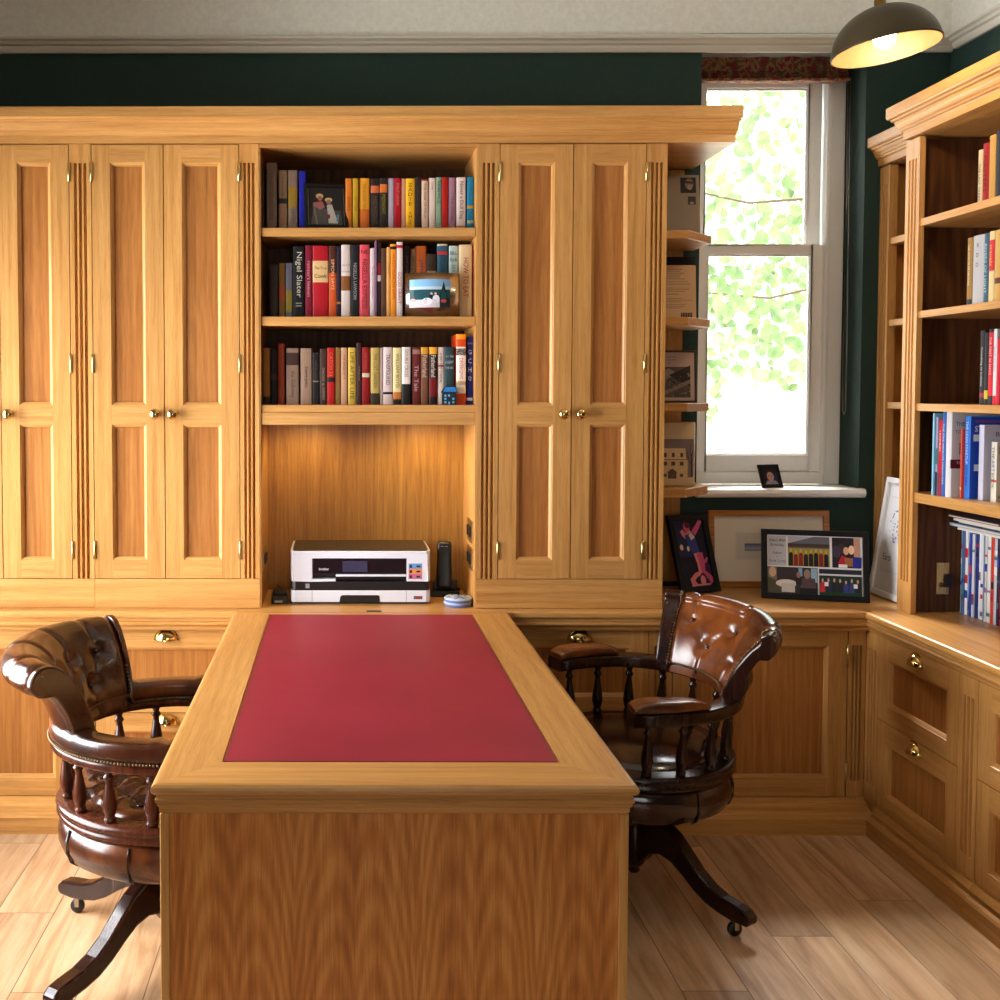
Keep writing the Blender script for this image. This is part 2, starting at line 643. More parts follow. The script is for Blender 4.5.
m.box(WX0 + .001, WX1 - .001, YB + .002, 4.299, 2.785, 2.799)
m.build('recess_head', M_WHITE, win)

# roman blind drawn up under the head
M_BLIND = bpy.data.materials.new('brocade_blind_fabric')
g = NT(M_BLIND)
tc = g.n('ShaderNodeTexCoord')
vo = g.n('ShaderNodeTexVoronoi', i_Scale=30.0)
mp = g.n('ShaderNodeMapping')
mp.inputs['Scale'].default_value = (1, 1, .7)
g.l(tc.outputs['Object'], mp.inputs[0])
g.l(mp.outputs[0], vo.inputs['Vector'])
nz = g.n('ShaderNodeTexNoise', i_Scale=42.0, i_Detail=4.0, i_Distortion=1.5)
g.l(mp.outputs[0], nz.inputs['Vector'])
ff = g.math('ADD', g.math('MULTIPLY', vo.outputs['Distance'], .6), g.math('MULTIPLY', nz.outputs['Fac'], .6))
g.l(g.ramp(ff, [(.38, rgb(116, 34, 46)), (.5, rgb(150, 58, 58)), (.56, rgb(168, 132, 78)), (.66, rgb(104, 90, 60)), (.75, rgb(130, 46, 50))]), g.b.inputs['Base Color'])
g.b.inputs['Roughness'].default_value = .8
bl = thing('roman_blind', 'dark red patterned fabric roman blind pulled up at the top of the sash window', 'blind', (1.645, 4.2, 2.63))
m = MB()
prof = [(4.236, 2.717), (4.216, 2.717), (4.214, 2.664), (4.204, 2.662), (4.212, 2.656), (4.196, 2.652), (4.208, 2.645), (4.188, 2.642), (4.204, 2.634), (4.184, 2.629), (4.188, 2.62), (4.232, 2.622)]
xs = [1.348 + (1.932 - 1.348) * i / 40 for i in range(41)]
rows = []
for y, z in prof + [prof[0]]:
    rows.append([(x, y + .042 + .0022 * math.sin(x * 47 + z * 90), z + .031 + .0015 * math.sin(x * 61 + y * 50)) for x in xs])
m.grid(rows, 0, False)
m.face([r[0] for r in rows[:-1]])
m.face([r[-1] for r in rows[:-1]])
m.build('fabric', M_BLIND, bl)
m = MB()
chain = [Vector((1.930, 4.225, 2.66)), Vector((1.932, 4.221, 2.2)), Vector((1.933, 4.219, 1.6)), Vector((1.934, 4.223, 1.40)), Vector((1.934, 4.235, 1.385)), Vector((1.934, 4.247, 1.40)), Vector((1.934, 4.251, 1.6)), Vector((1.934, 4.249, 2.2)), Vector((1.930, 4.245, 2.66))]
m.tube(chain, .0022, 6)
m.build('pull_chain', plain('chain_steel', rgb(150, 148, 140), .3, 1.0), bl)

# side window in the left wall and the window behind the camera: plain white frames with glass
for nm, F, W, z0, z1 in (('window_2', (lambda u, v, n: (XL - .06 + n, LW[0] + u, v)), LW[1] - LW[0], LW[2], LW[3]),
                         ('window_3', (lambda u, v, n: (FW[0] + u, YF - .06 + n, v)), FW[1] - FW[0], FW[2], FW[3])):
    w = thing(nm, None, None, F(W / 2, z0, 0))
    w['kind'] = 'structure'
    m = MB()
    m.fbox(F, .001, .06, z0 + .001, z1 - .001, -.06, .05)
    m.fbox(F, W - .06, W - .001, z0 + .001, z1 - .001, -.06, .05)
    m.fbox(F, .06, W - .06, z0 + .001, z0 + .06, -.06, .05)
    m.fbox(F, .06, W - .06, z1 - .06, z1 - .001, -.06, .05)
    m.fbox(F, W / 2 - .03, W / 2 + .03, z0 + .06, z1 - .06, -.05, .04)
    m.fbox(F, .06, W - .06, (z0 + z1) / 2 - .025, (z0 + z1) / 2 + .025, -.05, .04)
    m.build('window_frame', M_WHITE, w, bevel=.004)
    p = MB()
    p.fbox(F, .06, W - .06, z0 + .06, z1 - .06, -.004, 0)
    p.build('glass', M_GLASS, w)

# ---------------------------------------------------------------- outdoors: brick wall, ground and a tree
M_BRICK = bpy.data.materials.new('pale_garden_brick')
g = NT(M_BRICK)
tc = g.n('ShaderNodeTexCoord')
sp = g.n('ShaderNodeSeparateXYZ')
g.l(tc.outputs['Object'], sp.inputs[0])
cbn = g.n('ShaderNodeCombineXYZ')
g.l(sp.outputs[0], cbn.inputs[0])
g.l(sp.outputs[2], cbn.inputs[1])
br = g.n('ShaderNodeTexBrick', i_Scale=1.0)
br.inputs['Color1'].default_value = (*rgb(206, 198, 184), 1)
br.inputs['Color2'].default_value = (*rgb(214, 208, 196), 1)
br.inputs['Mortar'].default_value = (*rgb(176, 168, 154), 1)
br.inputs['Brick Width'].default_value = .225
br.inputs['Row Height'].default_value = .075
br.inputs['Mortar Size'].default_value = .009
g.l(cbn.outputs[0], br.inputs['Vector'])
g.l(br.outputs[0], g.b.inputs['Base Color'])
g.b.inputs['Roughness'].default_value = .9
m = MB()
m.box(-4, 9, 10.0, 10.3, -.3, 2.1)
m.box(4.12, 4.6, 9.7, 10.0, -.3, 4.2)
m.box(2.2, 3.0, 9.94, 10.0, .95, 1.0)
tag(m.build('garden_wall', M_BRICK), 'pale brick garden wall seen through the lower window sash', 'wall', kind='structure')
m = MB()
m.box(-12, 14, YB + .5, 30, -.4, -.3)
tag(m.build('ground_outside', plain('pale_paving', rgb(190, 186, 176), .9)), kind='structure')

rt = random.Random(5)
tree = thing('garden_tree', 'leafy pale green tree hanging outside the sash window', 'tree', (4.6, 7.6, -.3))
leafm = bpy.data.materials.new('sunlit_green_leaf')
g = NT(leafm)
oi = g.n('ShaderNodeTexCoord')
nn = g.n('ShaderNodeTexNoise', i_Scale=9.0, i_Detail=2.0)
g.l(oi.outputs['Object'], nn.inputs['Vector'])
g.l(g.ramp(nn.outputs['Fac'], [(.3, rgb(66, 90, 64)), (.5, rgb(100, 126, 88)), (.72, rgb(158, 174, 134))]), g.b.inputs['Base Color'])
g.b.inputs['Roughness'].default_value = .6
tl = g.n('ShaderNodeBsdfTranslucent')
tl.inputs['Color'].default_value = (*rgb(106, 128, 78), 1)
ms = g.n('ShaderNodeMixShader')
ms.inputs[0].default_value = .4
g.l(g.b.outputs[0], ms.inputs[1])
g.l(tl.outputs[0], ms.inputs[2])
g.l(ms.outputs[0], g.t.nodes['Material Output'].inputs[0])
m = MB()
LEAF = [(0, -.5), (.2, -.42), (.36, -.2), (.38, .05), (.26, .28), (.1, .42), (0, .56), (-.1, .42), (-.26, .28), (-.38, .05), (-.36, -.2), (-.2, -.42)]
for k in range(5600):
    Y = rt.uniform(6.8, 8.6)
    X = rt.uniform(1.3, 5.2)
    z = rt.uniform(1.2, 4.9)
    # open lower edge that sags to the left of the view
    low = 1.42 + .34 * (X * 7.0 / Y - 2.36) + .16 * math.sin(X * 7.1)
    if z < low or z > 1.52 + .285 * Y:
        continue
    if rt.random() < .25 + .3 * (z > 2.9):
        continue
    s = rt.uniform(.05, .125)
    R = Euler((rt.uniform(-.9, .9), rt.uniform(-1.2, 1.2), rt.uniform(-.8, .8))).to_matrix()
    c = Vector((X, Y, z))
    pts = [c + R @ Vector((a * s, abs(a) * s * .35, b * s)) for a, b in LEAF]
    ctr = c + R @ Vector((0, 0, 0))
    b0 = len(m.v)
    m.v.extend(pts + [ctr])
    for i in range(12):
        m.f.append((b0 + i, b0 + (i + 1) % 12, b0 + 12))
        m.m.append(0)
        m.s.append(True)
tag(m.build('foliage', leafm, tree, merge=False), kind='stuff')
m = MB()
m.sweep([Vector((4.6, 7.6, -.3)), Vector((4.55, 7.55, 1.5)), Vector((4.4, 7.5, 3.2)), Vector((4.5, 7.5, 5.0))], lambda i, t: [(.1 * (1 - .6 * t) * math.cos(a), .1 * (1 - .6 * t) * math.sin(a)) for a in [k * PI / 4 for k in range(8)]])
for (a, b) in (((4.5, 7.5, 2.6), (1.7, 7.0, 2.9)), ((4.45, 7.5, 3.1), (1.5, 7.3, 3.9)), ((4.5, 7.55, 2.2), (2.0, 7.2, 2.2)), ((4.45, 7.5, 3.6), (2.2, 6.8, 4.7))):
    A, B = Vector(a), Vector(b)
    pth = [A.lerp(B, k / 6) + Vector((0, 0, .12 * math.sin(k * 1.1))) for k in range(7)]
    m.sweep(pth, lambda i, t: [(.02 * (1.1 - t) * math.cos(q), .02 * (1.1 - t) * math.sin(q)) for q in [k * PI / 3 for k in range(6)]])
m.build('branch', plain('tree_bark', rgb(92, 78, 60), .9), tree)
# ------------------------------------------------------------------ fitted oak joinery
def framed(F, u0, u1, v0, v1, cells, parent, name='door', rail='X', th=.02, n=0.0, label=None, pan_axis='Z'):
    """a framed front: stiles, rails and moulded openings; each opening's panel is a sub-part"""
    m = MB()
    cu0, cu1 = cells[0][0], cells[0][1]
    m.fbox(F, u0, cu0, v0, v1, n - th, n, 0)
    m.fbox(F, cu1, u1, v0, v1, n - th, n, 0)
    prev = v0
    for (_, _, a, b) in cells:
        m.fbox(F, cu0, cu1, prev, a, n - th, n, 1)
        prev = b
    m.fbox(F, cu0, cu1, prev, v1, n - th, n, 1)
    steps = [(0, 0), (.0015, -.002), (.005, -.0035), (.0095, -.0075), (.011, -.0115), (.011, -.014)]
    for (a0, a1, b0, b1) in cells:
        for (i0, d0), (i1, d1) in zip(steps, steps[1:]):
            q0 = [(a0 + i0, b0 + i0), (a1 - i0, b0 + i0), (a1 - i0, b1 - i0), (a0 + i0, b1 - i0)]
            q1 = [(a0 + i1, b0 + i1), (a1 - i1, b0 + i1), (a1 - i1, b1 - i1), (a0 + i1, b1 - i1)]
            for k in range(4):
                j = (k + 1) % 4
                m.face([F(*q0[k], n + d0), F(*q0[j], n + d0), F(*q1[j], n + d1), F(*q1[k], n + d1)], 1 if k % 2 == 0 else 0)
    o = m.build(name, [OAK['Z'], OAK[rail]], parent, merge=False)
    if label:
        o['label'] = label
    for (a0, a1, b0, b1) in cells:
        p = MB()
        p.fbox(F, a0 + .002, a1 - .002, b0 + .002, b1 - .002, n - .019, n - .013)
        p.build('panel', PAN[pan_axis], o)
    return o


def pilaster(F, u0, u1, v0, v1, f0, f1, parent, n=0.0, th=.02, flutes=3):
    """flat strip with rounded flutes cut between v = f0 and f1"""
    m = MB()
    m.fbox(F, u0, u1, v0, f0, n - th, n, 0)
    m.fbox(F, u0, u1, f1, v1, n - th, n, 0)
    w = u1 - u0
    mar = w * .17
    fw = (w - 2 * mar) / flutes
    prof = [(u0, n - th), (u0, n), (u0 + mar, n)]
    for k in range(flutes):
        a = u0 + mar + k * fw
        prof.append((a + fw * .17, n))
        for q in range(7):
            ang = PI * q / 6
            prof.append((a + fw * .5 - fw * .30 * math.cos(ang), n - .001 - .0095 * math.sin(ang)))
        prof.append((a + fw * .83, n))
    prof += [(u1 - mar, n), (u1, n), (u1, n - th)]
    m.prism(prof, lambda p, q, a: F(p, a, q), f0, f1, 0)
    return m.build('fluted_pilaster', OAK['Z'], parent)


def knob(F, u, v, parent, n=0.0):
    m = MB()
    prof = [(.0, 0), (.0105, 0), (.0105, .003), (.006, .005), (.005, .012), (.008, .016), (.0135, .021), (.0155, .027), (.0135, .033), (.007, .037), (0, .038)]
    rows = []
    for r, h in prof:
        r *= 1.18
        rows.append([F(u + r * math.cos(2 * PI * k / 20), v + r * math.sin(2 * PI * k / 20), n + h) for k in range(20)])
    m.grid(rows, 0, True, closed_u=True)
    return m.build('knob', M_BRASS, parent)


def hinge(F, u, v, parent, n=0.0, L=.062):
    m = MB()
    rows = []
    for h in (0, .001, L - .001, L):
        r = .0045 if 0 < h < L else .003
        rows.append([F(u + r * math.cos(2 * PI * k / 10), v - L / 2 + h, n + .001 + r * math.sin(2 * PI * k / 10)) for k in range(10)])
    m.grid(rows, 0, True, closed_u=True)
    m.fbox(F, u - .006, u + .006, v - L / 2, v + L / 2, n - .001, n + .0015)
    return m.build('hinge', M_HINGE, parent)


def cup(F, u, v, parent, n=0.0, w=.075, h=.036):
    """half-round cup pull, open below"""
    m = MB()
    rows = []
    for i in range(9):
        a = PI / 2 * i / 8           # 0 at the lip, 90 deg at the back plate
        rows.append([F(u + (w / 2) * math.cos(PI * k / 20) * math.sin(PI / 2 * i / 8),
                       v - h / 2 + h * math.sin(PI * k / 20) * math.sin(PI / 2 * i / 8),
                       n + .024 * math.cos(a) + .0005) for k in range(21)])
    m.grid(rows, 0, True)
    # plate behind
    pts = [(u + (w / 2 + .004) * math.cos(PI * k / 20), v - h / 2 + (h + .004) * math.sin(PI * k / 20)) for k in range(21)]
    m.prism(pts, lambda p, q, a: F(p, q, n + a), .0002, .0022)
    o = m.build('cup_pull', M_BRASS, parent, merge=False)
    md = o.modifiers.new('thick', 'SOLIDIFY')
    md.thickness = .0012
    return o


def drawer(F, u0, u1, v0, v1, parent, rail, n=0.0, top=.062, side=.062, bot=.055):
    o = framed(F, u0, u1, v0, v1, [(u0 + side, u1 - side, v0 + bot, v1 - top)], parent, 'drawer_front', rail, n=n)
    cup(F, (u0 + u1) / 2, v1 - top / 2 + .012, o, n)
    return o


def plinth(F, u0, u1, parent, rail, n=0.0, depth=.085):
    d = depth
    prof = [(n - .03, 0), (n + d, 0), (n + d, .054), (n + d - .006, .061), (n + d - .018, .064), (n + d - .022, .073), (n + d * .45, .079), (n + d * .3, .088), (n + .004, .098), (n - .03, .098)]
    m = MB()
    m.prism(prof, lambda p, q, a: F(a, q, p), u0, u1)
    return m.build('plinth', OAK[rail], parent)


NOSE = [(-.03, .74), (-.006, .74), (-.001, .737), (0, .731), (0, .722), (-.003, .717), (-.009, .715), (-.009, .706), (-.011, .703), (-.007, .699), (-.007, .694), (-.012, .69), (-.019, .684), (-.021, .676), (-.024, .672), (-.03, .672)]
ZT = .7405      # things standing on the worktops

FS = south(0, 3.70, 0)      # upper run, flush fronts
FB = south(0, 3.69, 0)      # base run
UZ0, UZ1 = .7415, 2.2985


def upper_door(u0, u1, root, knob_side, hinge_side):
    a = .062
    d = framed(FS, u0 + .0015, u1 - .0015, .842, 2.2965, [(u0 + a, u1 - a, .904, 1.364), (u0 + a, u1 - a, 1.428, 2.238)], root)
    knob(FS, (u1 - .029) if knob_side > 0 else (u0 + .029), 1.399, d)
    hu = u1 if hinge_side > 0 else u0
    for hv in (.938, 1.568, 2.206):
        hinge(FS, hu, hv, d)
    return d


def cupboard_carcass(u0, u1, root, bu0=None, bu1=None):
    m = MB()
    m.fbox(FS, u0, u1, UZ0, UZ1, -.43, -.024)
    m.build('carcass', OAK['Z'], root)
    m = MB()
    m.fbox(FS, bu0 if bu0 is not None else u0, bu1 if bu1 is not None else u1, UZ0, .8395, -.0235, 0)
    m.build('base_rail', OAK['X'], root)


# --- left cupboard, cut by the picture's edge
cA = thing('wall_cupboard', 'tall oak cupboard at the far left, only its right door in view', 'cupboard', (-1.1, 3.7, UZ0), group='tall oak cupboards above the worktop')
cupboard_carcass(-1.45, -.833, cA)
pilaster(FS, -1.449, -1.370, .841, UZ1, .842, 2.236, cA)
upper_door(-1.368, -1.143, cA, 1, -1)
upper_door(-1.143, -.907, cA, -1, 1)
pilaster(FS, -.906, -.833, .841, UZ1, .842, 2.236, cA)
# --- second cupboard
cB = thing('wall_cupboard', 'tall oak cupboard with two panelled doors left of the open bookshelves', 'cupboard', (-.55, 3.7, UZ0), group='tall oak cupboards above the worktop')
cupboard_carcass(-.832, -.273, cB)
upper_door(-.832, -.592, cB, 1, -1)
upper_door(-.592, -.339, cB, -1, 1)
pilaster(FS, -.338, -.273, .841, UZ1, .842, 2.236, cB)
# --- right cupboard
cC = thing('wall_cupboard', 'tall two door oak cupboard between the open bookshelves and the window', 'cupboard', (.77, 3.7, UZ0), group='tall oak cupboards above the worktop')
cupboard_carcass(.459, 1.088, cC)
pilaster(FS, .459, .530, .841, UZ1, .842, 2.236, cC)
upper_door(.531, .776, cC, 1, -1)
upper_door(.776, 1.019, cC, -1, 1)
pilaster(FS, 1.020, 1.088, .841, UZ1, .842, 2.236, cC)

# --- open bookcase over the printer niche
SH = {1: (1.994, 2.023), 2: (1.695, 1.7265), 3: (1.362, 1.429)}
nb = thing('open_bookcase', 'open oak bookshelves over the printer niche between two tall cupboards', 'bookcase', (.093, 3.7, UZ0))
m = MB()
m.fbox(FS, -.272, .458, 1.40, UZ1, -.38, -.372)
m.build('back_panel', SHADE_OAK, nb)
m = MB()
m.fbox(FS, -.272, .458, UZ0, 1.40, -.36, -.35)
m.build('niche_back_panel', NICHE, nb)
for s in (-1, 1):
    m = MB()
    if s < 0:
        m.fbox(FS, -.2725, -.268, UZ0, UZ1, -.35, -.002)
    else:
        m.fbox(FS, .4535, .4585, UZ0, UZ1, -.35, -.002)
    m.build('side_panel', NICHE if False else OAK['Z'], nb)
m = MB()
m.fbox(FS, -.268, .4535, 2.287, UZ1, -.37, -.002)
m.build('top_panel', OAK['X'], nb)
for k in (1, 2):
    m = MB()
    m.fbox(FS, -.2675, .453, SH[k][0], SH[k][1], -.345, -.008)
    m.build('shelf', OAK['X'], nb, bevel=.003)
m = MB()
m.fbox(FS, -.2675, .453, 1.405, SH[3][1], -.345, -.008)
m.build('shelf', OAK['X'], nb, bevel=.002)
m = MB()
m.fbox(FS, -.2675, .453, SH[3][0], 1.4045, -.03, -.006)
m.build('light_pelmet', OAK['X'], nb, bevel=.002)

# --- cornice above the whole run
CORN = [(-.435, 2.2955), (.012, 2.2955), (.013, 2.322), (.017, 2.326), (.025, 2.327), (.027, 2.334), (.033, 2.337), (.037, 2.344), (.045, 2.352), (.049, 2.361), (.06, 2.363), (.063, 2.369), (.075, 2.371), (.08, 2.376), (.08, 2.412), (.077, 2.415), (-.435, 2.415)]
CORN = [(n, 2.3 + (z - 2.2955) * .87) for n, z in CORN]
m = MB()
m.prism(CORN, lambda n, z, a: (a, 3.70 - n, z), -1.52, 1.309)
tag(m.build('cornice', OAK['X']), 'long stepped oak cornice running along the top of the back wall cupboards', 'cornice', kind='thing')

# --- end shelves beside the window, clipped corners
es = thing('corner_shelf_unit', 'open oak end shelves with clipped corners beside the sash window', 'shelf unit', (1.18, 3.95, 1.1))
m = MB()
m.box(1.0885, 1.275, 4.122, 4.136, .76, 2.294)
m.build('back_panel', OAK['Z'], es)
for z0, z1 in ((1.996, 2.024), (1.701, 1.729), (1.405, 1.433), (1.109, 1.139)):
    m = MB()
    m.prism([(1.0885, 3.78), (1.188, 3.78), (1.312, 3.925), (1.312, 4.119), (1.0885, 4.119)], lambda p, q, a: (p, q, a), z0, z1)
    m.build('shelf', OAK['X'], es, bevel=.002)

# --- worktops
m = MB()
m.box(-1.50, -.346, 3.675, 4.136, .706, .74)
m.prism(NOSE, lambda n, z, a: (a, 3.645 - n, z), -1.50, -.346)
tag(m.build('left_worktop', OAK['X']), 'oak worktop with moulded front edge left of the desk', 'worktop', kind='thing')
m = MB()
m.box(-.345, .569, 3.636, 4.136, .706, .74)
tag(m.build('niche_worktop', OAK['X']), 'oak worktop inside the printer niche behind the desk', 'worktop', kind='thing')
m = MB()
m.box(.570, 2.255, 3.675, 4.136, .706, .74, 0)
m.prism(NOSE, lambda n, z, a: (a, 3.645 - n, z), .570, 1.776, 0)
m.box(1.78, 2.255, 2.0, 3.675, .706, .74, 1)
m.prism(NOSE, lambda n, z, a: (1.75 - n, a, z), 2.0, 3.676, 1)
tag(m.build('corner_worktop', [OAK['X'], OAK['Y']]), 'L-shaped oak worktop turning the corner under the window and bookcases', 'worktop', kind='thing')

# --- base units along the back wall
BZ = .6705


def base_carcass(F, u0, u1, root, depth=.44):
    m = MB()
    m.fbox(F, u0, u1, .0, .7045, -depth, -.031)
    m.fbox(F, u0, u1, .0985, .7045, -.031, -.0205)
    m.build('carcass', OAK['Z'], root)


b1 = thing('base_cupboard', 'low oak base cupboard with one panelled door behind the left chair', 'cabinet', (-1.1, 3.69, 0))
base_carcass(FB, -1.45, -.834, b1)
framed(FB, -1.44, -.905, .1, BZ, [(-1.375, -.97, .16, .606)], b1)
pilaster(FB, -.904, -.834, .1, BZ, .155, .615, b1)
plinth(FB, -1.45, -.834, b1, 'X')
b2 = thing('drawer_cabinet', 'low oak base cabinet with two deep drawers left of the desk', 'cabinet', (-.59, 3.69, 0))
base_carcass(FB, -.833, -.346, b2)
drawer(FB, -.83, -.348, .386, BZ, b2, 'X')
drawer(FB, -.83, -.348, .1, .383, b2, 'X')
plinth(FB, -.833, -.346, b2, 'X')
b3 = thing('kneehole_cabinet', 'plain oak base panel below the printer niche at the back of the desk', 'cabinet', (.11, 3.7, 0))
m = MB()
m.box(-.345, .569, 3.72, 4.13, 0, .7045)
m.build('body', OAK['Z'], b3)
b4 = thing('drawer_cabinet', 'low oak base cabinet with deep drawers between the desk and the corner cupboard', 'cabinet', (.8, 3.69, 0))
base_carcass(FB, .570, 1.122, b4)
drawer(FB, .572, 1.041, .386, BZ, b4, 'X')
drawer(FB, .572, 1.041, .1, .383, b4, 'X')
pilaster(FB, 1.043, 1.121, .1, BZ, .155, .615, b4)
plinth(FB, .570, 1.122, b4, 'X')
b5 = thing('base_cupboard', 'low oak base cupboard with one panelled door under the photo frames in the corner', 'cabinet', (1.45, 3.69, 0))
base_carcass(FB, 1.123, 1.774, b5)
d = framed(FB, 1.125, 1.712, .1, BZ, [(1.19, 1.648, .164, .616)], b5)
hinge(FB, 1.714, .18, d, L=.07)
hinge(FB, 1.714, .585, d, L=.07)
pilaster(FB, 1.7155, 1.774, .1, BZ, .155, .619, b5)
plinth(FB, 1.123, 1.7735, b5, 'X')

# --- base units along the right wall
FR = west(1.775, 0, 0)
b6 = thing('drawer_cabinet', 'low oak cabinet with two deep drawers on the right wall nearest the corner', 'cabinet', (1.78, 3.35, 0))
base_carcass(FR, -3.668, -3.036, b6, .47)
pilaster(FR, -3.6885, -3.603, .1, BZ, .16, .615, b6)
drawer(FR, -3.601, -3.132, .398, BZ, b6, 'Y', top=.066, side=.06)
drawer(FR, -3.601, -3.132, .1, .395, b6, 'Y', top=.066, side=.06)
pilaster(FR, -3.130, -3.037, .1, BZ, .16, .615, b6)
plinth(FR, -3.604, -3.036, b6, 'Y', depth=.030)
m = MB()
m.fbox(FR, -3.688, -3.604, 0, .0985, -.03, 0)
m.build('plinth_end', OAK['Y'], b6)
b7 = thing('drawer_cabinet', 'low oak cabinet on the right wall, cut off by the right edge of the photo', 'cabinet', (1.78, 2.7, 0))
base_carcass(FR, -3.035, -2.02, b7, .47)
drawer(FR, -3.034, -2.56, .398, BZ, b7, 'Y', top=.066, side=.06)
drawer(FR, -3.034, -2.56, .1, .395, b7, 'Y', top=.066, side=.06)
pilaster(FR, -2.558, -2.47, .1, BZ, .16, .615, b7)
drawer(FR, -2.468, -2.022, .398, BZ, b7, 'Y', top=.066, side=.06)
drawer(FR, -2.468, -2.022, .1, .395, b7, 'Y', top=.066, side=.06)
plinth(FR, -3.035, -2.02, b7, 'Y', depth=.030)

# --- tall bookcase on the right wall
FT = west(1.88, 0, 0)
bk = thing('tall_bookcase', 'tall oak bookcase with fluted pilaster on the right wall, stacked with books', 'bookcase', (1.9, 3.0, .7415))
pilaster(FT, -3.70, -3.612, .7415, 2.302, .842, 2.236, bk, th=.018)
m = MB()
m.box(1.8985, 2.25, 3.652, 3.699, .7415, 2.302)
m.build('side_panel', SHADE_OAK, bk)
m = MB()
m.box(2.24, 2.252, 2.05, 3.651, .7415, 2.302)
m.build('back_panel', SHADE_OAK, bk)
m = MB()
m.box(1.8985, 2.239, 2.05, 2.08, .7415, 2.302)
m.build('side_panel', SHADE_OAK, bk)
pilaster(FT, -2.12, -2.05, .7415, 2.302, .842, 2.236, bk, th=.018)
RS = [(2.012, 2.035), (1.714, 1.736), (1.412, 1.435), (1.112, 1.143)]
for z0, z1 in RS:
    m = MB()
    m.box(1.885, 2.239, 2.122, 3.6115, z0, z1)
    m.box(1.8985, 2.239, 3.6115, 3.651, z0, z1)
    m.build('shelf', OAK['Y'], bk)
m = MB()
m.prism([(n - .04 if n < -.1 else n, z + .008) for n, z in [(-.35, CORN[0][1])] + CORN[1:-1] + [(-.35, CORN[-1][1])]], lambda n, z, a: (1.88 - n * .88, a, z), 1.98, 3.70)
m.build('cornice_top', OAK['Y'], bk)
m = MB()
hf = south(0, 3.652, 0)
m.fbox(hf, 1.985, 2.012, .80, .905, 0, .002, 0)
m.fbox(hf, 2.016, 2.026, .80, .905, 0, .002, 0)
m.fbox(hf, 2.012, 2.016, .80, .905, 0, .005, 0)
m.fbox(hf, 2.0, 2.03, .825, .838, .002, .012, 1)
m.fbox(hf, 2.012, 2.03, .838, .868, .002, .012, 1)
m.build('bracket', [M_HINGE, M_BLACK], bk)

# --- narrow bookcase set back in the corner
FN = west(2.006, 0, 0)
nk = thing('corner_bookcase', 'narrow oak bookcase set back in the corner behind the tall bookcase', 'bookcase', (2.0, 3.9, .7415))
pilaster(FN, -4.134, -4.062, .7415, 2.302, .842, 2.236, nk, th=.03)
m = MB()
m.box(2.031, 2.25, 4.09, 4.134, .7415, 2.302)
m.build('side_panel', OAK['Z'], nk)
m = MB()
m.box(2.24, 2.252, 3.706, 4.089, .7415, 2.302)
m.build('back_panel', SHADE_OAK, nk)
for z0, z1 in RS:
    m = MB()
    m.box(2.012, 2.239, 3.706, 4.0605, z0, z1)
    m.build('shelf', OAK['Y'], nk)
m = MB()
m.prism([(max(n, -.24), z + .008) for n, z in CORN], lambda n, z, a: (2.006 - n * .62, a, z), 3.706, 4.136)
m.build('cornice_top', OAK['Y'], nk)
# ------------------------------------------------------------------ the partners' desk
dk = thing('desk', 'large oak desk with a red leather top running out from the back wall', 'desk', (.1, 2.9, 0))
DX0, DX1, DY0, DY1 = -.357, .560, 2.031, 3.634
LX0, LX1, LY0, LY1 = -.236, .436, 2.160, 3.600
m = MB()
e = .012
m.face([(DX0 + e, DY0 + e, .74), (DX1 - e, DY0 + e, .74), (LX1, LY0, .74), (LX0, LY0, .74)], 0)
m.face([(DX1 - e, DY0 + e, .74), (DX1 - e, DY1, .74), (LX1, LY1, .74), (LX1, LY0, .74)], 1)
m.face([(DX0 + e, DY1, .74), (DX0 + e, DY0 + e, .74), (LX0, LY0, .74), (LX0, LY1, .74)], 1)
m.face([(DX0 + e, DY1, .74), (LX0, LY1, .74), (LX1, LY1, .74), (DX1 - e, DY1, .74)], 0)
m.box(LX0 - .01, LX1 + .01, LY0 - .01, LY1 + .01, .71, .7365, 0)
for (a, b) in (((LX0, LY0), (LX1, LY0)), ((LX1, LY0), (LX1, LY1)), ((LX1, LY1), (LX0, LY1)), ((LX0, LY1), (LX0, LY0))):
    m.face([(*a, .74), (*b, .74), (*b, .7365), (*a, .7365)], 0)
m.build('desk_top', [OAK['X'], OAK['Y']], dk, merge=False)
DN = [(-.03, .7399), (-.0125, .7399), (-.006, .7385), (-.001, .734), (0, .729), (-.002, .723), (-.006, .7195), (-.0095, .719), (-.0095, .711), (-.0075, .709), (-.0075, .704), (-.0105, .7015), (-.0105, .697), (-.014, .693), (-.0145, .684), (-.02, .679), (-.03, .679)]


def mitre_ring(prof, x0, x1, y0, y1, m):
    """moulding round three sides of the desk with mitred corners"""
    rows = []
    for n, z in prof + [prof[0]]:
        rows.append([(x0 - n, y1, z), (x0 - n, y0 - n, z), (x1 + n, y0 - n, z), (x1 + n, y1, z)])
    b = len(m.v)
    for r in rows:
        m.v.extend(Vector(p) for p in r)
    for i in range(len(rows) - 1):
        for j in range(3):
            m.f.append((b + i * 4 + j, b + i * 4 + j + 1, b + i * 4 + 5 + j, b + i * 4 + 4 + j))
            m.m.append(0 if j == 1 else 1)
            m.s.append(False)
    for j in (0, 3):
        m.f.append(tuple(b + i * 4 + j for i in range(len(rows) - 1)))
        m.m.append(1)
        m.s.append(False)


m = MB()
mitre_ring([(n, z) for n, z in DN], DX0, DX1, DY0, DY1, m)
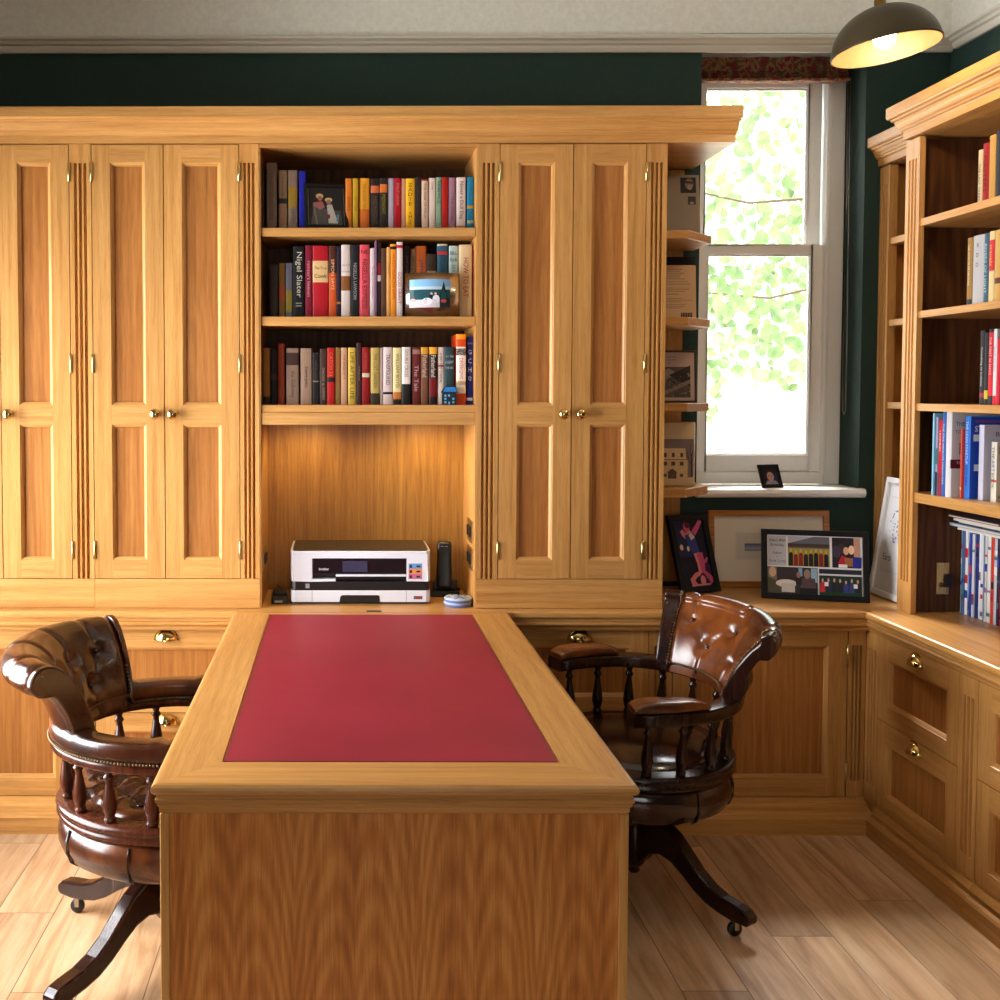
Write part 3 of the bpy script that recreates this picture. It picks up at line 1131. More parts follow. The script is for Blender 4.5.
# fix the sign: the profile's n runs inward when negative
m.v = [Vector(p) for p in m.v]
m2 = MB()
rows = []
for n, z in DN + [DN[0]]:
    rows.append([(DX0 - n, DY1, z), (DX0 - n, DY0 - n, z), (DX1 + n, DY0 - n, z), (DX1 + n, DY1, z)])
m.build('edge_moulding', [OAK['X'], OAK['Y']], dk, merge=False)
m = MB()
for k in range(3):
    pass
m.box(LX0 + .004, LX1 - .004, LY0 + .004, LY1 - .004, .7366, .7402, 0)
m.build('leather_inlay', M_RED, dk)
m = MB()
bw = .003
for i0 in (.0045, .012):
    x0, x1, y0, y1 = LX0 + i0, LX1 - i0, LY0 + i0, LY1 - i0
    w = .0016 if i0 > .005 else .003
    for (a, b, c, d_) in ((x0, x1, y0, y0 + w), (x0, x1, y1 - w, y1), (x0, x0 + w, y0 + w, y1 - w), (x1 - w, x1, y0 + w, y1 - w)):
        m.face([(a, c, .7404), (b, c, .7404), (b, d_, .7404), (a, d_, .7404)], 0)
m.build('tooled_border', plain('tooled_dark_red', rgb(124, 26, 44), .5), dk)
m = MB()
m.box(-.324, .527, 2.052, 2.085, .0, .679)
m.build('end_panel', DESK_PANEL, dk)
for x0, x1 in ((-.342, -.3245), (.5275, .545)):
    m = MB()
    m.box(x0, x1, 2.048, 2.09, 0, .679)
    m.build('panel_edge', OAK['Z'], dk, bevel=.002)
m = MB()
m.box(.095, .125, 2.086, 3.70, .0, .679)
m.build('centre_panel', PAN['Z'], dk)
m = MB()
for x in (-.30, .505):
    m.box(x - .012, x + .012, 2.086, 3.63, .66, .706)
m.build('side_rail', OAK['Y'], dk)
m = MB()
m.box(.087, .137, 3.640, 3.664, .7401, .7409)
tag(m.build('cable_slot', M_BLACK), 'small dark cable slot in the wood behind the red leather', 'slot')

# ------------------------------------------------------------------ captain's chairs (local: facing +X)
R_ARM = .285


def arm_path(tip=.17, n=26, a0=98):
    pts = [Vector((tip, .268, 0)), Vector((tip * .55, .282, 0)), Vector((tip * .2, .287, 0))]
    for k in range(n + 1):
        a = math.radians(a0 + (360 - 2 * a0) * k / n)
        pts.append(Vector((R_ARM * math.cos(a), R_ARM * math.sin(a), 0)))
    pts += [Vector((p.x, -p.y, 0)) for p in reversed(pts[:3])]
    return pts


def rrect(w, h0, h1, r, k=4):
    out = []
    for cx, cz, a0 in ((w / 2 - r, h1 - r, 0), (-w / 2 + r, h1 - r, 90), (-w / 2 + r, h0 + r, 180), (w / 2 - r, h0 + r, 270)):
        for i in range(k + 1):
            a = math.radians(a0 + 90 * i / k)
            out.append((cx + r * math.cos(a), cz + r * math.sin(a)))
    return out


def seg_dist(p, a, b):
    ax, ay = a
    bx, by = b
    dx, dy = bx - ax, by - ay
    t = max(0, min(1, ((p[0] - ax) * dx + (p[1] - ay) * dy) / max(dx * dx + dy * dy, 1e-9)))
    return math.hypot(p[0] - ax - t * dx, p[1] - ay - t * dy)


def tuft(p, buttons, lines, depth, br, crease, cw):
    d = 0.0
    for b in buttons:
        q = math.hypot(p[0] - b[0], p[1] - b[1])
        d = max(d, depth * math.exp(-(q / br) ** 2))
    c = 0.0
    for a, b in lines:
        q = seg_dist(p, a, b)
        c = max(c, crease * math.exp(-(q / cw) ** 2))
    return max(d, c)


def spindle_prof(h):
    pr = [(.0125, 0), (.015, .004), (.015, .009), (.0115, .013), (.014, .02), (.0175, .032), (.018, .04), (.0165, .052), (.0128, .072), (.0095, .09), (.0082, .098), (.0095, .101), (.0135, .105), (.0135, .109), (.0095, .113), (.0085, .118), (.0125, .123), (.0125, .128), (.009, .132)]
    return [(r, z * h / .132) for r, z in pr]


def captains_chair(name, label, loc, rz, tufted_seat, leg_turn, leg_a, k_xy=1.0, back_k=1.0, half=50, post=.035, lean=0.0, arm_up=0.0, leg_k=1.0, back_r=.262, tilt=0.0):
    c = thing(name, label, 'chair', loc, (0, 0, rz), group="captain's chairs at the desk")
    wood = M_MAHOG if not tufted_seat else M_MAHOG2
    lea = M_TAN if not tufted_seat else M_LEATHER
    seatlea = M_DKLEATHER if not tufted_seat else M_LEATHER

    def B(mb, nm, mt, par=None, scale=True, **k):
        if scale and k_xy != 1.0:
            mb.v = [Vector((v.x * k_xy, v.y * k_xy, v.z)) for v in mb.v]
        if scale and tilt:
            ct, st = math.cos(tilt), math.sin(tilt)
            mb.v = [Vector((v.x, v.y * ct - (v.z - .3) * st, .3 + v.y * st + (v.z - .3) * ct)) for v in mb.v]
        return mb.build(nm, mt, par or c, local=True, **k)
    # base: column, four swept legs on castors
    m = MB()
    m.lathe([(.0, .045), (.012, .048), (.018, .056), (.014, .064), (.026, .074), (.036, .09), (.036, .2), (.03, .215), (.042, .228), (.046, .245), (.036, .26), (.022, .268), (.022, .285), (.05, .292), (.055, .305), (.0, .307)], seg=28)
    B(m, 'column', M_MAHOG, scale=False)
    top = [(p * (leg_k if p > .1 else 1), q) for p, q in [(.028, .238), (.07, .243), (.115, .236), (.16, .212), (.20, .176), (.24, .138), (.28, .112), (.32, .098), (.365, .092), (.392, .086), (.407, .073), (.409, .058), (.40, .047)]]
    bot = [(p * (leg_k if p > .1 else 1), q) for p, q in [(.355, .046), (.31, .052), (.27, .062), (.23, .082), (.19, .110), (.15, .134), (.11, .142), (.07, .130), (.045, .10), (.028, .085)]]
    for k in range(len(leg_a)):
        a = leg_turn + leg_a[k]
        ca, sa = math.cos(a), math.sin(a)
        m = MB()
        m.prism(top + bot, lambda p, q, t: (p * ca - t * sa, p * sa + t * ca, q), -.022, .022)
        leg = B(m, 'leg', M_MAHOG, bevel=.007, scale=False)
        m = MB()
        cx, cy = .35 * leg_k * ca, .35 * leg_k * sa
        m.lathe([(.0, -.008), (.018, -.008), (.0205, -.004), (.0205, .004), (.018, .008), (.0, .008)], (cx, cy, .0205), 16, axis='Y')
        m.box(cx - .006, cx + .006, cy - .012, cy - .0085, .02, .043, 1)
        m.box(cx - .006, cx + .006, cy + .0085, cy + .012, .02, .043, 1)
        m.lathe([(.011, .041), (.013, .043), (.013, .049), (.008, .052)], (cx, cy, 0), 12, mi=1)
        B(m, 'castor', [M_BLACK, M_STEEL], leg, scale=False)
    # seat drum, rail and cushion
    m = MB()
    m.lathe([(.0, .290), (.2, .289), (.262, .295), (.286, .311), (.297, .338), (.297, .366), (.289, .391), (.283, .397), (.0, .397)], seg=64)
    B(m, 'seat_drum', seatlea)
    for k in range(9):
        m = MB()
        a = 2 * PI * k / 9 + .35
        pth = [Vector((r * math.cos(a), r * math.sin(a), z)) for r, z in ((.27, .297), (.289, .311), (.2995, .338), (.2995, .366), (.2915, .392))]
        m.tube(pth, .0028, 6)
        B(m, 'welt_seam', plain('dark_leather_welt', rgb(26, 13, 9), .35), c)
    m = MB()
    m.lathe([(.0, .398), (.284, .398), (.297, .401), (.301, .409), (.297, .415), (.295, .419), (.300, .423), (.303, .431), (.298, .439), (.288, .443), (.0, .4432)], seg=72)
    B(m, 'seat_rail', wood)
    m = MB()
    rows = []
    RS_ = .245
    btn = []
    lines = []
    if tufted_seat:
        st = .098
        for i in range(-3, 4):
            for j in range(-3, 4):
                x, y = (i + .5 * (j % 2)) * st, j * st * .62
                if math.hypot(x, y) < .24:
                    btn.append((x, y))
        for i, a in enumerate(btn):
            for b in btn[i + 1:]:
                if math.hypot(a[0] - b[0], a[1] - b[1]) < st * .85:
                    lines.append((a, b))
    NR, NA = (46, 110) if tufted_seat else (20, 64)
    for i in range(NR + 1):
        r = RS_ * i / NR
        row = []
        for k in range(NA):
            a = 2 * PI * k / NA
            x, y = r * math.cos(a), r * math.sin(a)
            z = .4435 + (.034 if tufted_seat else .026) * max(0, 1 - (r / RS_) ** 3.2) ** .6
            if tufted_seat and r < RS_ * .98:
                z -= min(tuft((x, y), btn, lines, .024, .02, .012, .010), z - .4437)
            row.append((x, y, z))
        rows.append(row)
    m.grid(rows, 0, True, closed_u=True)
    cush = B(m, 'seat_cushion', seatlea)
    if tufted_seat:
        for x, y in btn:
            if math.hypot(x, y) < .225:
                m = MB()
                m.ball((x, y, .456), .008, sz=.5)
                B(m, 'button', M_DKLEATHER, cush)
    # spindles
    path = arm_path()
    L = [0]
    for a, b in zip(path, path[1:]):
        L.append(L[-1] + (b - a).length)

    def along(s):
        s *= L[-1]
        for i in range(len(path) - 1):
            if L[i + 1] >= s:
                return path[i].lerp(path[i + 1], (s - L[i]) / max(L[i + 1] - L[i], 1e-9))
        return path[-1]
    nsp = 11
    for k in range(nsp):
        p = along(.045 + .91 * k / (nsp - 1))
        q = Vector((p.x * .96, p.y * .965, 0))
        if q.length > .283:
            q *= .283 / q.length
        m = MB()
        h = .137 + arm_up
        pr = spindle_prof(h)
        rows = []
        for r, z in pr:
            cc = q.lerp(p * .985, z / h)
            rows.append([(cc.x + r * math.cos(2 * PI * j / 14), cc.y + r * math.sin(2 * PI * j / 14), .4425 + z) for j in range(14)])
        m.grid(rows, 0, True, closed_u=True)
        B(m, 'spindle', wood)
    # arm rail
    n = len(path)

    def rail_sec(i, t):
        e = max(0, abs(t - .5) * 2 - .8) / .2
        return rrect(.062 + .012 * e, .575 + arm_up, .6 if tufted_seat else .612 + arm_up, .008)
    m = MB()
    m.sweep(path, rail_sec)
    B(m, 'arm_rail', wood)
    nails = MB()
    nails_in = MB()
    if tufted_seat:
        ppad = [along(.004 + .992 * k / 60) for k in range(61)]
        m = MB()

        def psec(i, t):
            rib = .004 if (i % 12) in (5, 7) else (-.003 if i % 12 == 6 else 0)
            return rrect(.066 + rib, .598, .652 + rib, .018, 5)
        m.sweep(ppad, psec)
        B(m, 'arm_pad', lea)
        for k in range(150):
            s = .01 + .98 * k / 149
            p = along(s)
            tdir = (along(min(1, s + .01)) - along(max(0, s - .01))).normalized()
            lat = Vector((tdir.y, -tdir.x, 0))
            for sg in (-1, 1):
                (nails if sg > 0 else nails_in).ball(p + lat * (.0335 * sg) + Vector((0, 0, .603)), .0042, seg=6, rings=3)
    else:
        for s0, s1 in ((.002, .19), (.81, .998)):
            ppad = [along(s0 + (s1 - s0) * k / 20) for k in range(21)]
            m = MB()

            def psec(i, t, s0=s0):
                u = t if s0 < .5 else 1 - t
                bul = (1 - (2 * t - 1) ** 4)
                w = .078 - .02 * u
                hh = .0135 + .021 * bul * (1 - .35 * u)
                return rrect(w, .6125 + arm_up, .6125 + arm_up + hh, min(.012, hh * .48), 5)
            m.sweep(ppad, psec)
            B(m, 'arm_pad', lea)
    # padded scroll back
    U = math.radians(half)
    prof = [(-.022, .60), (-.021, .635), (-.014, .675), (-.003, .715), (.012, .752), (.03, .786), (.05, .814), (.072, .834), (.098, .845), (.124, .843), (.145, .829), (.155, .806), (.15, .784), (.133, .768), (.112, .764), (.094, .762), (.078, .742), (.062, .71), (.05, .675), (.042, .635), (.04, .60)]

    prof = [(d * (.66 if d > .05 and not tufted_seat else 1) + lean * (z - .6), .6 + (z - .6) * back_k) for d, z in prof]

    def catmull(ps, k=5):
        out = []
        for i in range(len(ps) - 1):
            p0, p1, p2, p3 = ps[max(i - 1, 0)], ps[i], ps[i + 1], ps[min(i + 2, len(ps) - 1)]
            for q in range(k):
                t = q / k
                out.append(tuple(.5 * (2 * p1[d] + (p2[d] - p0[d]) * t + (2 * p0[d] - 5 * p1[d] + 4 * p2[d] - p3[d]) * t * t + (3 * p1[d] - p0[d] - 3 * p2[d] + p3[d]) * t ** 3) for d in (0, 1)))
        out.append(ps[-1])
        return out
    pf = catmull(prof, 4)
    S = [0]
    for a, b in zip(pf, pf[1:]):
        S.append(S[-1] + math.hypot(b[0] - a[0], b[1] - a[1]))
    NU = 72
    Rb = back_r
    if tufted_seat:
        bt = [(-.10, .085), (0, .085), (.10, .085), (-.155, .165), (-.05, .165), (.05, .165), (.155, .165)]
    else:
        bt = [(-.075, .10), (.075, .10), (0, .175), (-.15, .175), (.15, .175)]
    ln = []
    for i, a in enumerate(bt):
        for b in bt[i + 1:]:
            if .05 < math.hypot(a[0] - b[0], a[1] - b[1]) < .125 and abs(a[1] - b[1]) > .02:
                ln.append((a, b))
    topb = [b for b in bt if b[1] > .16]
    ln += [(b, (b[0], .40)) for b in topb]
    ln += [(b, (b[0] * 1.02, .0)) for b in bt if b[1] < .12]
    rows = []
    for i, (dr, z) in enumerate(pf):
        j0, j1 = max(i - 1, 0), min(i + 1, len(pf) - 1)
        tx, tz = pf[j1][0] - pf[j0][0], pf[j1][1] - pf[j0][1]
        l = math.hypot(tx, tz)
        nr, nz = -tz / l, tx / l
        row = []
        for k in range(NU + 1):
            u = -1 + 2 * k / NU
            a = PI + u * U
            ee = max(0, abs(u) - .9) / .1
            puff = .006 * math.cos(u * PI / 2) - .012 * ee ** 2
            dd = puff
            if S[i] < .40:
                dd -= tuft((u * U * Rb, S[i]), bt, ln, .022, .022, .0085, .006)
            r = Rb + dr + nr * dd
            row.append((r * math.cos(a), r * math.sin(a), z + nz * dd))
        rows.append(row)
    m = MB()
    m.grid(rows, 0, True)
    m.face([r[0] for r in rows])
    m.face([r[-1] for r in rows])
    back = B(m, 'backrest', lea)
    for b in bt:
        m = MB()
        i = min(range(len(S)), key=lambda q: abs(S[q] - b[1]))
        dr, z = pf[i]
        a = PI + b[0] / Rb
        r = Rb + dr + .014
        m.ball((r * math.cos(a), r * math.sin(a), z - .004), .009, sz=.8)
        B(m, 'button', M_DKLEATHER, back)
    # end pieces of the back
    for sg in (-1, 1):
        m = MB()
        k = 1.0
        outl = [(Rb + dr, z) for dr, z in pf]

        def P(p, q, t, sg=sg):
            a = PI + sg * (U + t)
            return (p * math.cos(a), p * math.sin(a), q)
        m.prism(outl, P, .002, post, smooth=False)
        B(m, 'side_post', wood if not tufted_seat else lea, bevel=.006)
    if tufted_seat:
        B(nails, 'nail_trim', M_NAIL)
        B(nails_in, 'nail_trim', M_NAIL)
    for sg in (-1, 1):
        nails = MB()
        for i in range(0, len(pf)):
            if .02 < S[i] < (.27 if not tufted_seat else .12):
                dr, z = pf[i]
                a = PI + sg * U * .985
                nails.ball(((Rb + dr - .004) * math.cos(a), (Rb + dr - .004) * math.sin(a), z), .0042, seg=6, rings=3)
        B(nails, 'nail_trim', M_NAIL)
    nails = MB()
    for k in range(46):
        a = PI + (-1 + 2 * k / 45) * U * .97
        nails.ball(((Rb - .0275) * math.cos(a), (Rb - .0275) * math.sin(a), .63), .0042, seg=6, rings=3)
    B(nails, 'nail_trim', M_NAIL)
    return c


captains_chair('captains_chair', 'worn brown buttoned leather swivel chair left of the desk, its seat tufted', (-.437, 2.85, 0), math.radians(-3), True, math.radians(3), [math.radians(x) for x in (56, 146, 236, 326)], 1.0, .93, 49, .05, .06, 0.0, 1.06)
captains_chair('captains_chair', 'dark wooden swivel chair right of the desk with buttoned brown leather back', (.873, 3.222, 0), math.radians(193), False, math.radians(-193), [math.radians(x) for x in (-56, 62, 183)], .92, .93, 41, .15, .2, .018, 1.0, .272, math.radians(-3.2))

# ------------------------------------------------------------------ pendant lamp
lc = Vector((1.562, 3.2, 2.452))
lamp = thing('pendant_lamp', 'dark domed pendant lamp with a glowing bulb hanging near the window corner', 'lamp', lc, (math.radians(-3), math.radians(-7), 0))
pr = []
for k in range(15):
    a = PI / 2 * k / 14
    pr.append((.145 * math.cos(a), .125 * math.sin(a)))
m = MB()
m.lathe(pr, seg=64, caps=False)
m.build('lamp_shade', plain('bronze_shade', rgb(70, 60, 38), .42, .5), lamp, local=True)
m = MB()
m.lathe([(r * .985, z * .982 + .0002) for r, z in pr], seg=64, caps=False)
m.build('shade_lining', plain('gilt_shade_lining', rgb(128, 100, 62), .5, .3), lamp, local=True)
m = MB()
m.lathe([(.144, .0), (.147, .001), (.147, .006), (.144, .007), (.144, .0)], seg=64, caps=False)
m.build('shade_rim', plain('bronze_shade', rgb(70, 60, 38), .42, .5), lamp, local=True)
m = MB()
m.lathe([(.0, .152), (.012, .152), (.016, .142), (.016, .128), (.02, .124), (.02, .1), (.0, .1)], seg=20)
m.build('lamp_holder', plain('aged_brass', rgb(120, 94, 52), .35, 1.0), lamp, local=True)
m = MB()
m.lathe([(.0, .005), (.012, .006), (.024, .014), (.031, .03), (.031, .044), (.024, .06), (.016, .075), (.014, .1), (.0, .1)], seg=24)
m.build('bulb', plain('lit_bulb', (1, .9, .7), .3, emit=(1, .8, .5), estr=10.0), lamp, local=True)
m = MB()
pp = Euler((math.radians(-3), math.radians(-7), 0)).to_matrix() @ Vector((0, 0, .15))
inv = Euler((math.radians(-3), math.radians(-7), 0)).to_matrix().inverted()
q = inv @ Vector((pp.x, pp.y, ZC - lc.z - .001))
m.tube([Vector((0, 0, .151)), Vector((0, 0, .151)).lerp(q, .5), q], .004, 8)
m.lathe([(.05, -.03), (.05, -.005), (.0, 0)], (q.x, q.y, q.z), 20)
m.build('hanging_rod', plain('aged_brass', rgb(120, 94, 52), .35, 1.0), lamp, local=True)
SHELF_BOOKS = [
    ('top', 2.0232, [
        (-0.2665, -0.2595, 0.2238, (60, 22, 18), [], 'dark maroon book at the left end of the top bookshelf over the printer'),
        (-0.2513, -0.2167, 0.2263, (128, 108, 92), [('t', 'COLLECTED STORIES', (90, 74, 62), 0.15, 0.9, 0.4, 0)], 'tallest grey brown book at the left of the top bookshelf'),
        (-0.2101, -0.1813, 0.2007, (140, 112, 84), [('t', 'THE BLACK SHEEP', (92, 66, 40), 0.55, 0.92, 0.4, 0), ('t', '& OTHERS', (150, 70, 36), 0.08, 0.4, 0.45, 0), ('b', (24, 20, 20), 0.44, 0.53)], 'tan paperback with a small black emblem, top bookshelf left'),
        (-0.178, -0.1467, 0.2007, (132, 110, 94), [('b', (150, 116, 28), 0.38, 0.72), ('t', 'HISTORY', (80, 66, 56), 0.1, 0.34, 0.4, 0)], 'grey brown book with a mustard patch on its spine, top bookshelf'),
        (-0.1409, -0.1187, 0.1975, (20, 26, 150), [], 'thin bright blue book left of the photo frame, top bookshelf'),
        (0.0172, 0.0386, 0.1727, (196, 108, 24), [('t', 'ESSAYS', (120, 58, 10), 0.2, 0.8, 0.4, 0)], 'orange brown book right beside the photo frame, top bookshelf'),
        (0.0419, 0.0601, 0.1727, (182, 140, 26), [('t', 'LETTERS', (110, 84, 12), 0.2, 0.8, 0.4, 0)], 'thin mustard yellow book second from the photo frame, top bookshelf'),
        (0.0642, 0.0988, 0.1744, (214, 144, 28), [('b', (190, 96, 22), 0.0, 0.4), ('t', 'THE GOLDEN YEARS', (130, 78, 14), 0.35, 0.9, 0.35, 0)], 'thick amber book with a darker orange foot, top bookshelf'),
        (0.1029, 0.1317, 0.1727, (34, 24, 20), [('b', (190, 96, 50), 0.72, 0.86), ('t', 'MIDNIGHT', (96, 72, 56), 0.1, 0.65, 0.5, 0)], 'black book with an orange flame mark, left of its twin, top bookshelf'),
        (0.1334, 0.1589, 0.1744, (36, 28, 18), [('b', (200, 104, 40), 0.72, 0.88), ('t', 'MIDNIGHT', (140, 124, 34), 0.3, 0.68, 0.6, 0)], 'black book with orange mark and yellow letters, top bookshelf'),
        (0.1614, 0.1811, 0.1744, (170, 158, 172), [], 'plain pale lavender book beside a red one, top bookshelf'),
        (0.1828, 0.2058, 0.1744, (160, 8, 24), [('t', 'PHILIP LARKIN', (214, 120, 120), 0.48, 0.9, 0.4, 0)], 'red book with pale lettering beside the plain lavender one, top bookshelf'),
        (0.2075, 0.2207, 0.1727, (198, 138, 108), [], 'thin salmon pink book left of the yellow one, top bookshelf'),
        (0.2215, 0.252, 0.1727, (232, 172, 20), [('s', 'ZADIE', (50, 30, 24), 0.46, 0.92), ('s', 'SMITH', (60, 24, 20), 0.0, 0.36)], 'bright yellow book with stacked dark letters, top bookshelf'),
        (0.2536, 0.2742, 0.1785, (38, 26, 24), [('t', 'THE LONG NIGHT', (70, 56, 50), 0.1, 0.9, 0.4, 0)], 'dark brown book right of the bright yellow one, top bookshelf'),
        (0.2758, 0.2973, 0.1695, (206, 178, 150), [('t', 'THE YEAR OF MAGIC', (110, 74, 56), 0.2, 0.92, 0.4, 0), ('b', (150, 34, 24), 0.97, 1.0)], 'cream book with red top edge, top bookshelf'),
        (0.2997, 0.322, 0.1744, (220, 198, 184), [('t', 'ATONE', (150, 120, 90), 0.78, 0.92, 0.5, 0)], 'plain off white book between cream and mint ones, top bookshelf'),
        (0.3236, 0.3434, 0.1769, (132, 158, 132), [('t', 'THE BIG HOUSE', (40, 54, 44), 0.5, 0.94, 0.5, 0)], 'mint green book right of centre on the top bookshelf'),
        (0.345, 0.3648, 0.1769, (164, 22, 10), [], 'scarlet book between mint and mauve ones, top bookshelf'),
        (0.3673, 0.3903, 0.176, (152, 108, 124), [('t', 'THE WAVES', (90, 60, 100), 0.15, 0.65, 0.4, 0)], 'mauve book next to the scarlet one, top bookshelf'),
        (0.3936, 0.4249, 0.1769, (212, 196, 188), [('t', 'Never a Dull Day', (50, 38, 34), 0.2, 0.92, 0.5, 0), ('b', (170, 120, 90), 0.0, 0.08)], 'white book with dark script lettering, second from the right, top bookshelf'),
        (0.4299, 0.4525, 0.1769, (10, 112, 148), [('b', (150, 170, 140), 0.12, 0.18), ('b', (170, 130, 40), 0.4, 0.46)], 'teal blue book at the right end of the top bookshelf'),
    ]),
    ('mid', 1.7267, [
        (-0.2406, -0.2134, 0.1801, (58, 50, 46), [], 'short dark grey book at the left end of the middle bookshelf'),
        (-0.2101, -0.1895, 0.1843, (120, 84, 26), [('b', (160, 70, 30), 0.3, 0.6)], 'short mustard brown book, second from left, middle bookshelf'),
        (-0.187, -0.164, 0.1843, (92, 92, 104), [('b', (130, 110, 40), 0.1, 0.5)], 'short grey blue book with olive foot, middle bookshelf'),
        (-0.1623, -0.1228, 0.2403, (14, 12, 14), [('t', 'Nigel Slater', (206, 196, 178), 0.26, 0.94, 0.62, 0), ('t', 'II', (150, 140, 120), 0.14, 0.22, 0.5, 0)], 'large black cookery book with tall white lettering, middle bookshelf left'),
        (-0.1211, -0.0973, 0.2444, (128, 18, 46), [('t', "ramsay's heaven", (222, 150, 160), 0.12, 0.95, 0.6, 0)], 'dark pink book with pale lettering beside the large black one, middle bookshelf'),
        (-0.0948, -0.0413, 0.2427, (170, 12, 28), [('b', (214, 176, 122), 0.49, 0.79), ('h', 'The True', (110, 70, 30), 0.69), ('h', 'Cook', (60, 30, 20), 0.58)], 'thick red book with a cream label, middle bookshelf'),
        (-0.0396, -0.0132, 0.2427, (70, 30, 18), [('b', (190, 76, 24), 0.0, 0.62), ('t', 'SIMON SAYS', (226, 176, 130), 0.3, 0.9, 0.4, 0)], 'brown and orange book right of the thick red one, middle bookshelf'),
        (-0.0124, 0.0016, 0.2411, (26, 18, 40), [('b', (170, 110, 30), 0.19, 0.22)], 'thin dark navy book on the middle bookshelf'),
        (0.0024, 0.0337, 0.246, (206, 190, 182), [('b', (120, 72, 26), 0.37, 0.57), ('h', 'WHAT TO', (40, 30, 28), 0.72), ('h', 'EAT NOW', (40, 30, 28), 0.63)], 'white book with a brown picture band across its spine, middle bookshelf'),
        (0.0353, 0.0642, 0.246, (24, 24, 26), [('t', 'NIGELLA LAWSON', (150, 150, 150), 0.25, 0.75, 0.4, 0)], 'black book with small grey capitals left of the coral pink one, middle bookshelf'),
        (0.0658, 0.0988, 0.246, (206, 72, 82), [('t', 'NIGELLA EXPRESS', (84, 18, 26), 0.12, 0.8, 0.5, 0), ('h', 'NL', (110, 20, 30), 0.9)], 'coral pink book with long dark lettering, middle bookshelf'),
        (0.1004, 0.1162, 0.2345, (214, 196, 196), [('t', 'The True Cook Companion', (150, 84, 90), 0.1, 0.92, 0.45, 0)], 'thin white book right of the coral pink one, middle bookshelf'),
        (0.1169, 0.1235, 0.2592, (120, 90, 120), [], 'very thin mauve booklet standing tallest on the middle bookshelf'),
        (0.1243, 0.1383, 0.2559, (48, 22, 22), [('b', (130, 14, 22), 0.56, 0.72), ('b', (180, 170, 170), 0.48, 0.56)], 'thin dark book with red and grey patches, middle bookshelf'),
        (0.1391, 0.1564, 0.2345, (84, 54, 34), [], 'plain brown book left of the orange ones, middle bookshelf'),
        (0.1572, 0.1688, 0.2378, (216, 158, 90), [('t', 'COOKING', (140, 84, 40), 0.5, 0.9, 0.4, 0)], 'thin pale orange book left of the bright orange one, middle bookshelf'),
        (0.1696, 0.1903, 0.2477, (234, 142, 34), [('t', 'HUGH FEARLESS EATS', (190, 60, 20), 0.2, 0.9, 0.42, 0), ('b', (40, 28, 20), 0.93, 0.97)], 'bright orange book with red lettering, middle bookshelf'),
        (0.191, 0.2116, 0.2551, (220, 206, 200), [('t', 'GOOD GRAVY', (170, 24, 60), 0.18, 0.6, 0.6, 0), ('b', (180, 20, 30), 0.92, 0.96)], 'white book with crimson lettering just left of the steel photo frame'),
        (0.2165, 0.2388, 0.246, (46, 22, 34), [('t', 'JANE OLIVER', (130, 96, 110), 0.5, 0.95, 0.4, 0)], 'dark plum book behind the left end of the steel photo frame'),
        (0.2404, 0.2569, 0.2362, (160, 128, 96), [('t', 'SPICE KITCHEN', (50, 30, 20), 0.4, 0.96, 0.5, 0)], 'thin beige book behind the steel photo frame, right of the plum one'),
        (0.2577, 0.294, 0.246, (190, 92, 30), [('t', 'JAMIE O', (60, 60, 110), 0.4, 0.92, 0.42, 0)], 'burnt orange book with blue lettering behind the steel photo frame'),
        (0.2956, 0.3286, 0.218, (150, 116, 84), [('b', (54, 40, 30), 0.74, 1.0), ('h', 'HERBS', (50, 36, 24), 0.62)], 'short brown topped tan book behind the steel photo frame'),
        (0.3319, 0.3673, 0.2526, (44, 84, 104), [('b', (196, 180, 160), 0.975, 1.0), ('t', 'KITCHEN DIARIES', (20, 40, 54), 0.35, 0.85, 0.42, 0), ('b', (190, 30, 40), 0.86, 0.9)], 'blue grey book with a red dot above the steel photo frame'),
        (0.3722, 0.4027, 0.246, (172, 188, 184), [('h', 'BILL', (50, 70, 90), 0.9), ('h', 'fish', (60, 80, 100), 0.81), ('t', 'SEA FOOD', (110, 130, 130), 0.4, 0.74, 0.4, 0)], 'pale grey blue book behind the right part of the steel photo frame'),
        (0.4052, 0.448, 0.246, (204, 180, 140), [('t', 'HOW TO EAT', (150, 50, 50), 0.28, 0.82, 0.42, 0)], 'thick cream book with red capitals right of the steel photo frame'),
        (0.4505, 0.4525, 0.2296, (130, 14, 22), [('t', 'ROSE PRINCE', (220, 150, 140), 0.6, 0.96, 0.55, 0)], 'dark red book at the right end of the middle bookshelf'),
    ]),
    ('low', 1.4292, [
        (-0.2646, -0.2415, 0.1925, (150, 98, 30), [('b', (24, 16, 12), 0.0, 0.14)], 'dark yellow book at the left end of the lowest bookshelf'),
        (-0.2399, -0.2164, 0.1897, (26, 20, 20), [('b', (70, 44, 30), 0.45, 0.55)], 'black book with a brown band, second from left, lowest bookshelf'),
        (-0.2152, -0.1917, 0.209, (138, 54, 22), [], 'tall rust coloured book near the left of the lowest bookshelf'),
        (-0.1855, -0.1431, 0.1925, (150, 122, 102), [('b', (70, 44, 36), 0.7, 0.92), ('t', 'the Galloway', (70, 54, 46), 0.12, 0.6, 0.42, 0)], 'thick taupe book with a dark feather mark, lowest bookshelf'),
        (-0.1361, -0.0982, 0.1925, (156, 126, 104), [('t', 'Steve Jobs', (36, 28, 28), 0.28, 0.7, 0.34, 0), ('t', 'the biography', (110, 90, 76), 0.3, 0.68, 0.16, 0)], 'thick taupe book with bold dark lettering, lowest bookshelf'),
        (-0.0957, -0.0723, 0.1781, (22, 18, 18), [('b', (120, 100, 80), 0.43, 0.46), ('t', 'WINTER TALES', (90, 70, 50), 0.5, 0.85, 0.3, 0)], 'short black book right of the two taupe books, lowest bookshelf'),
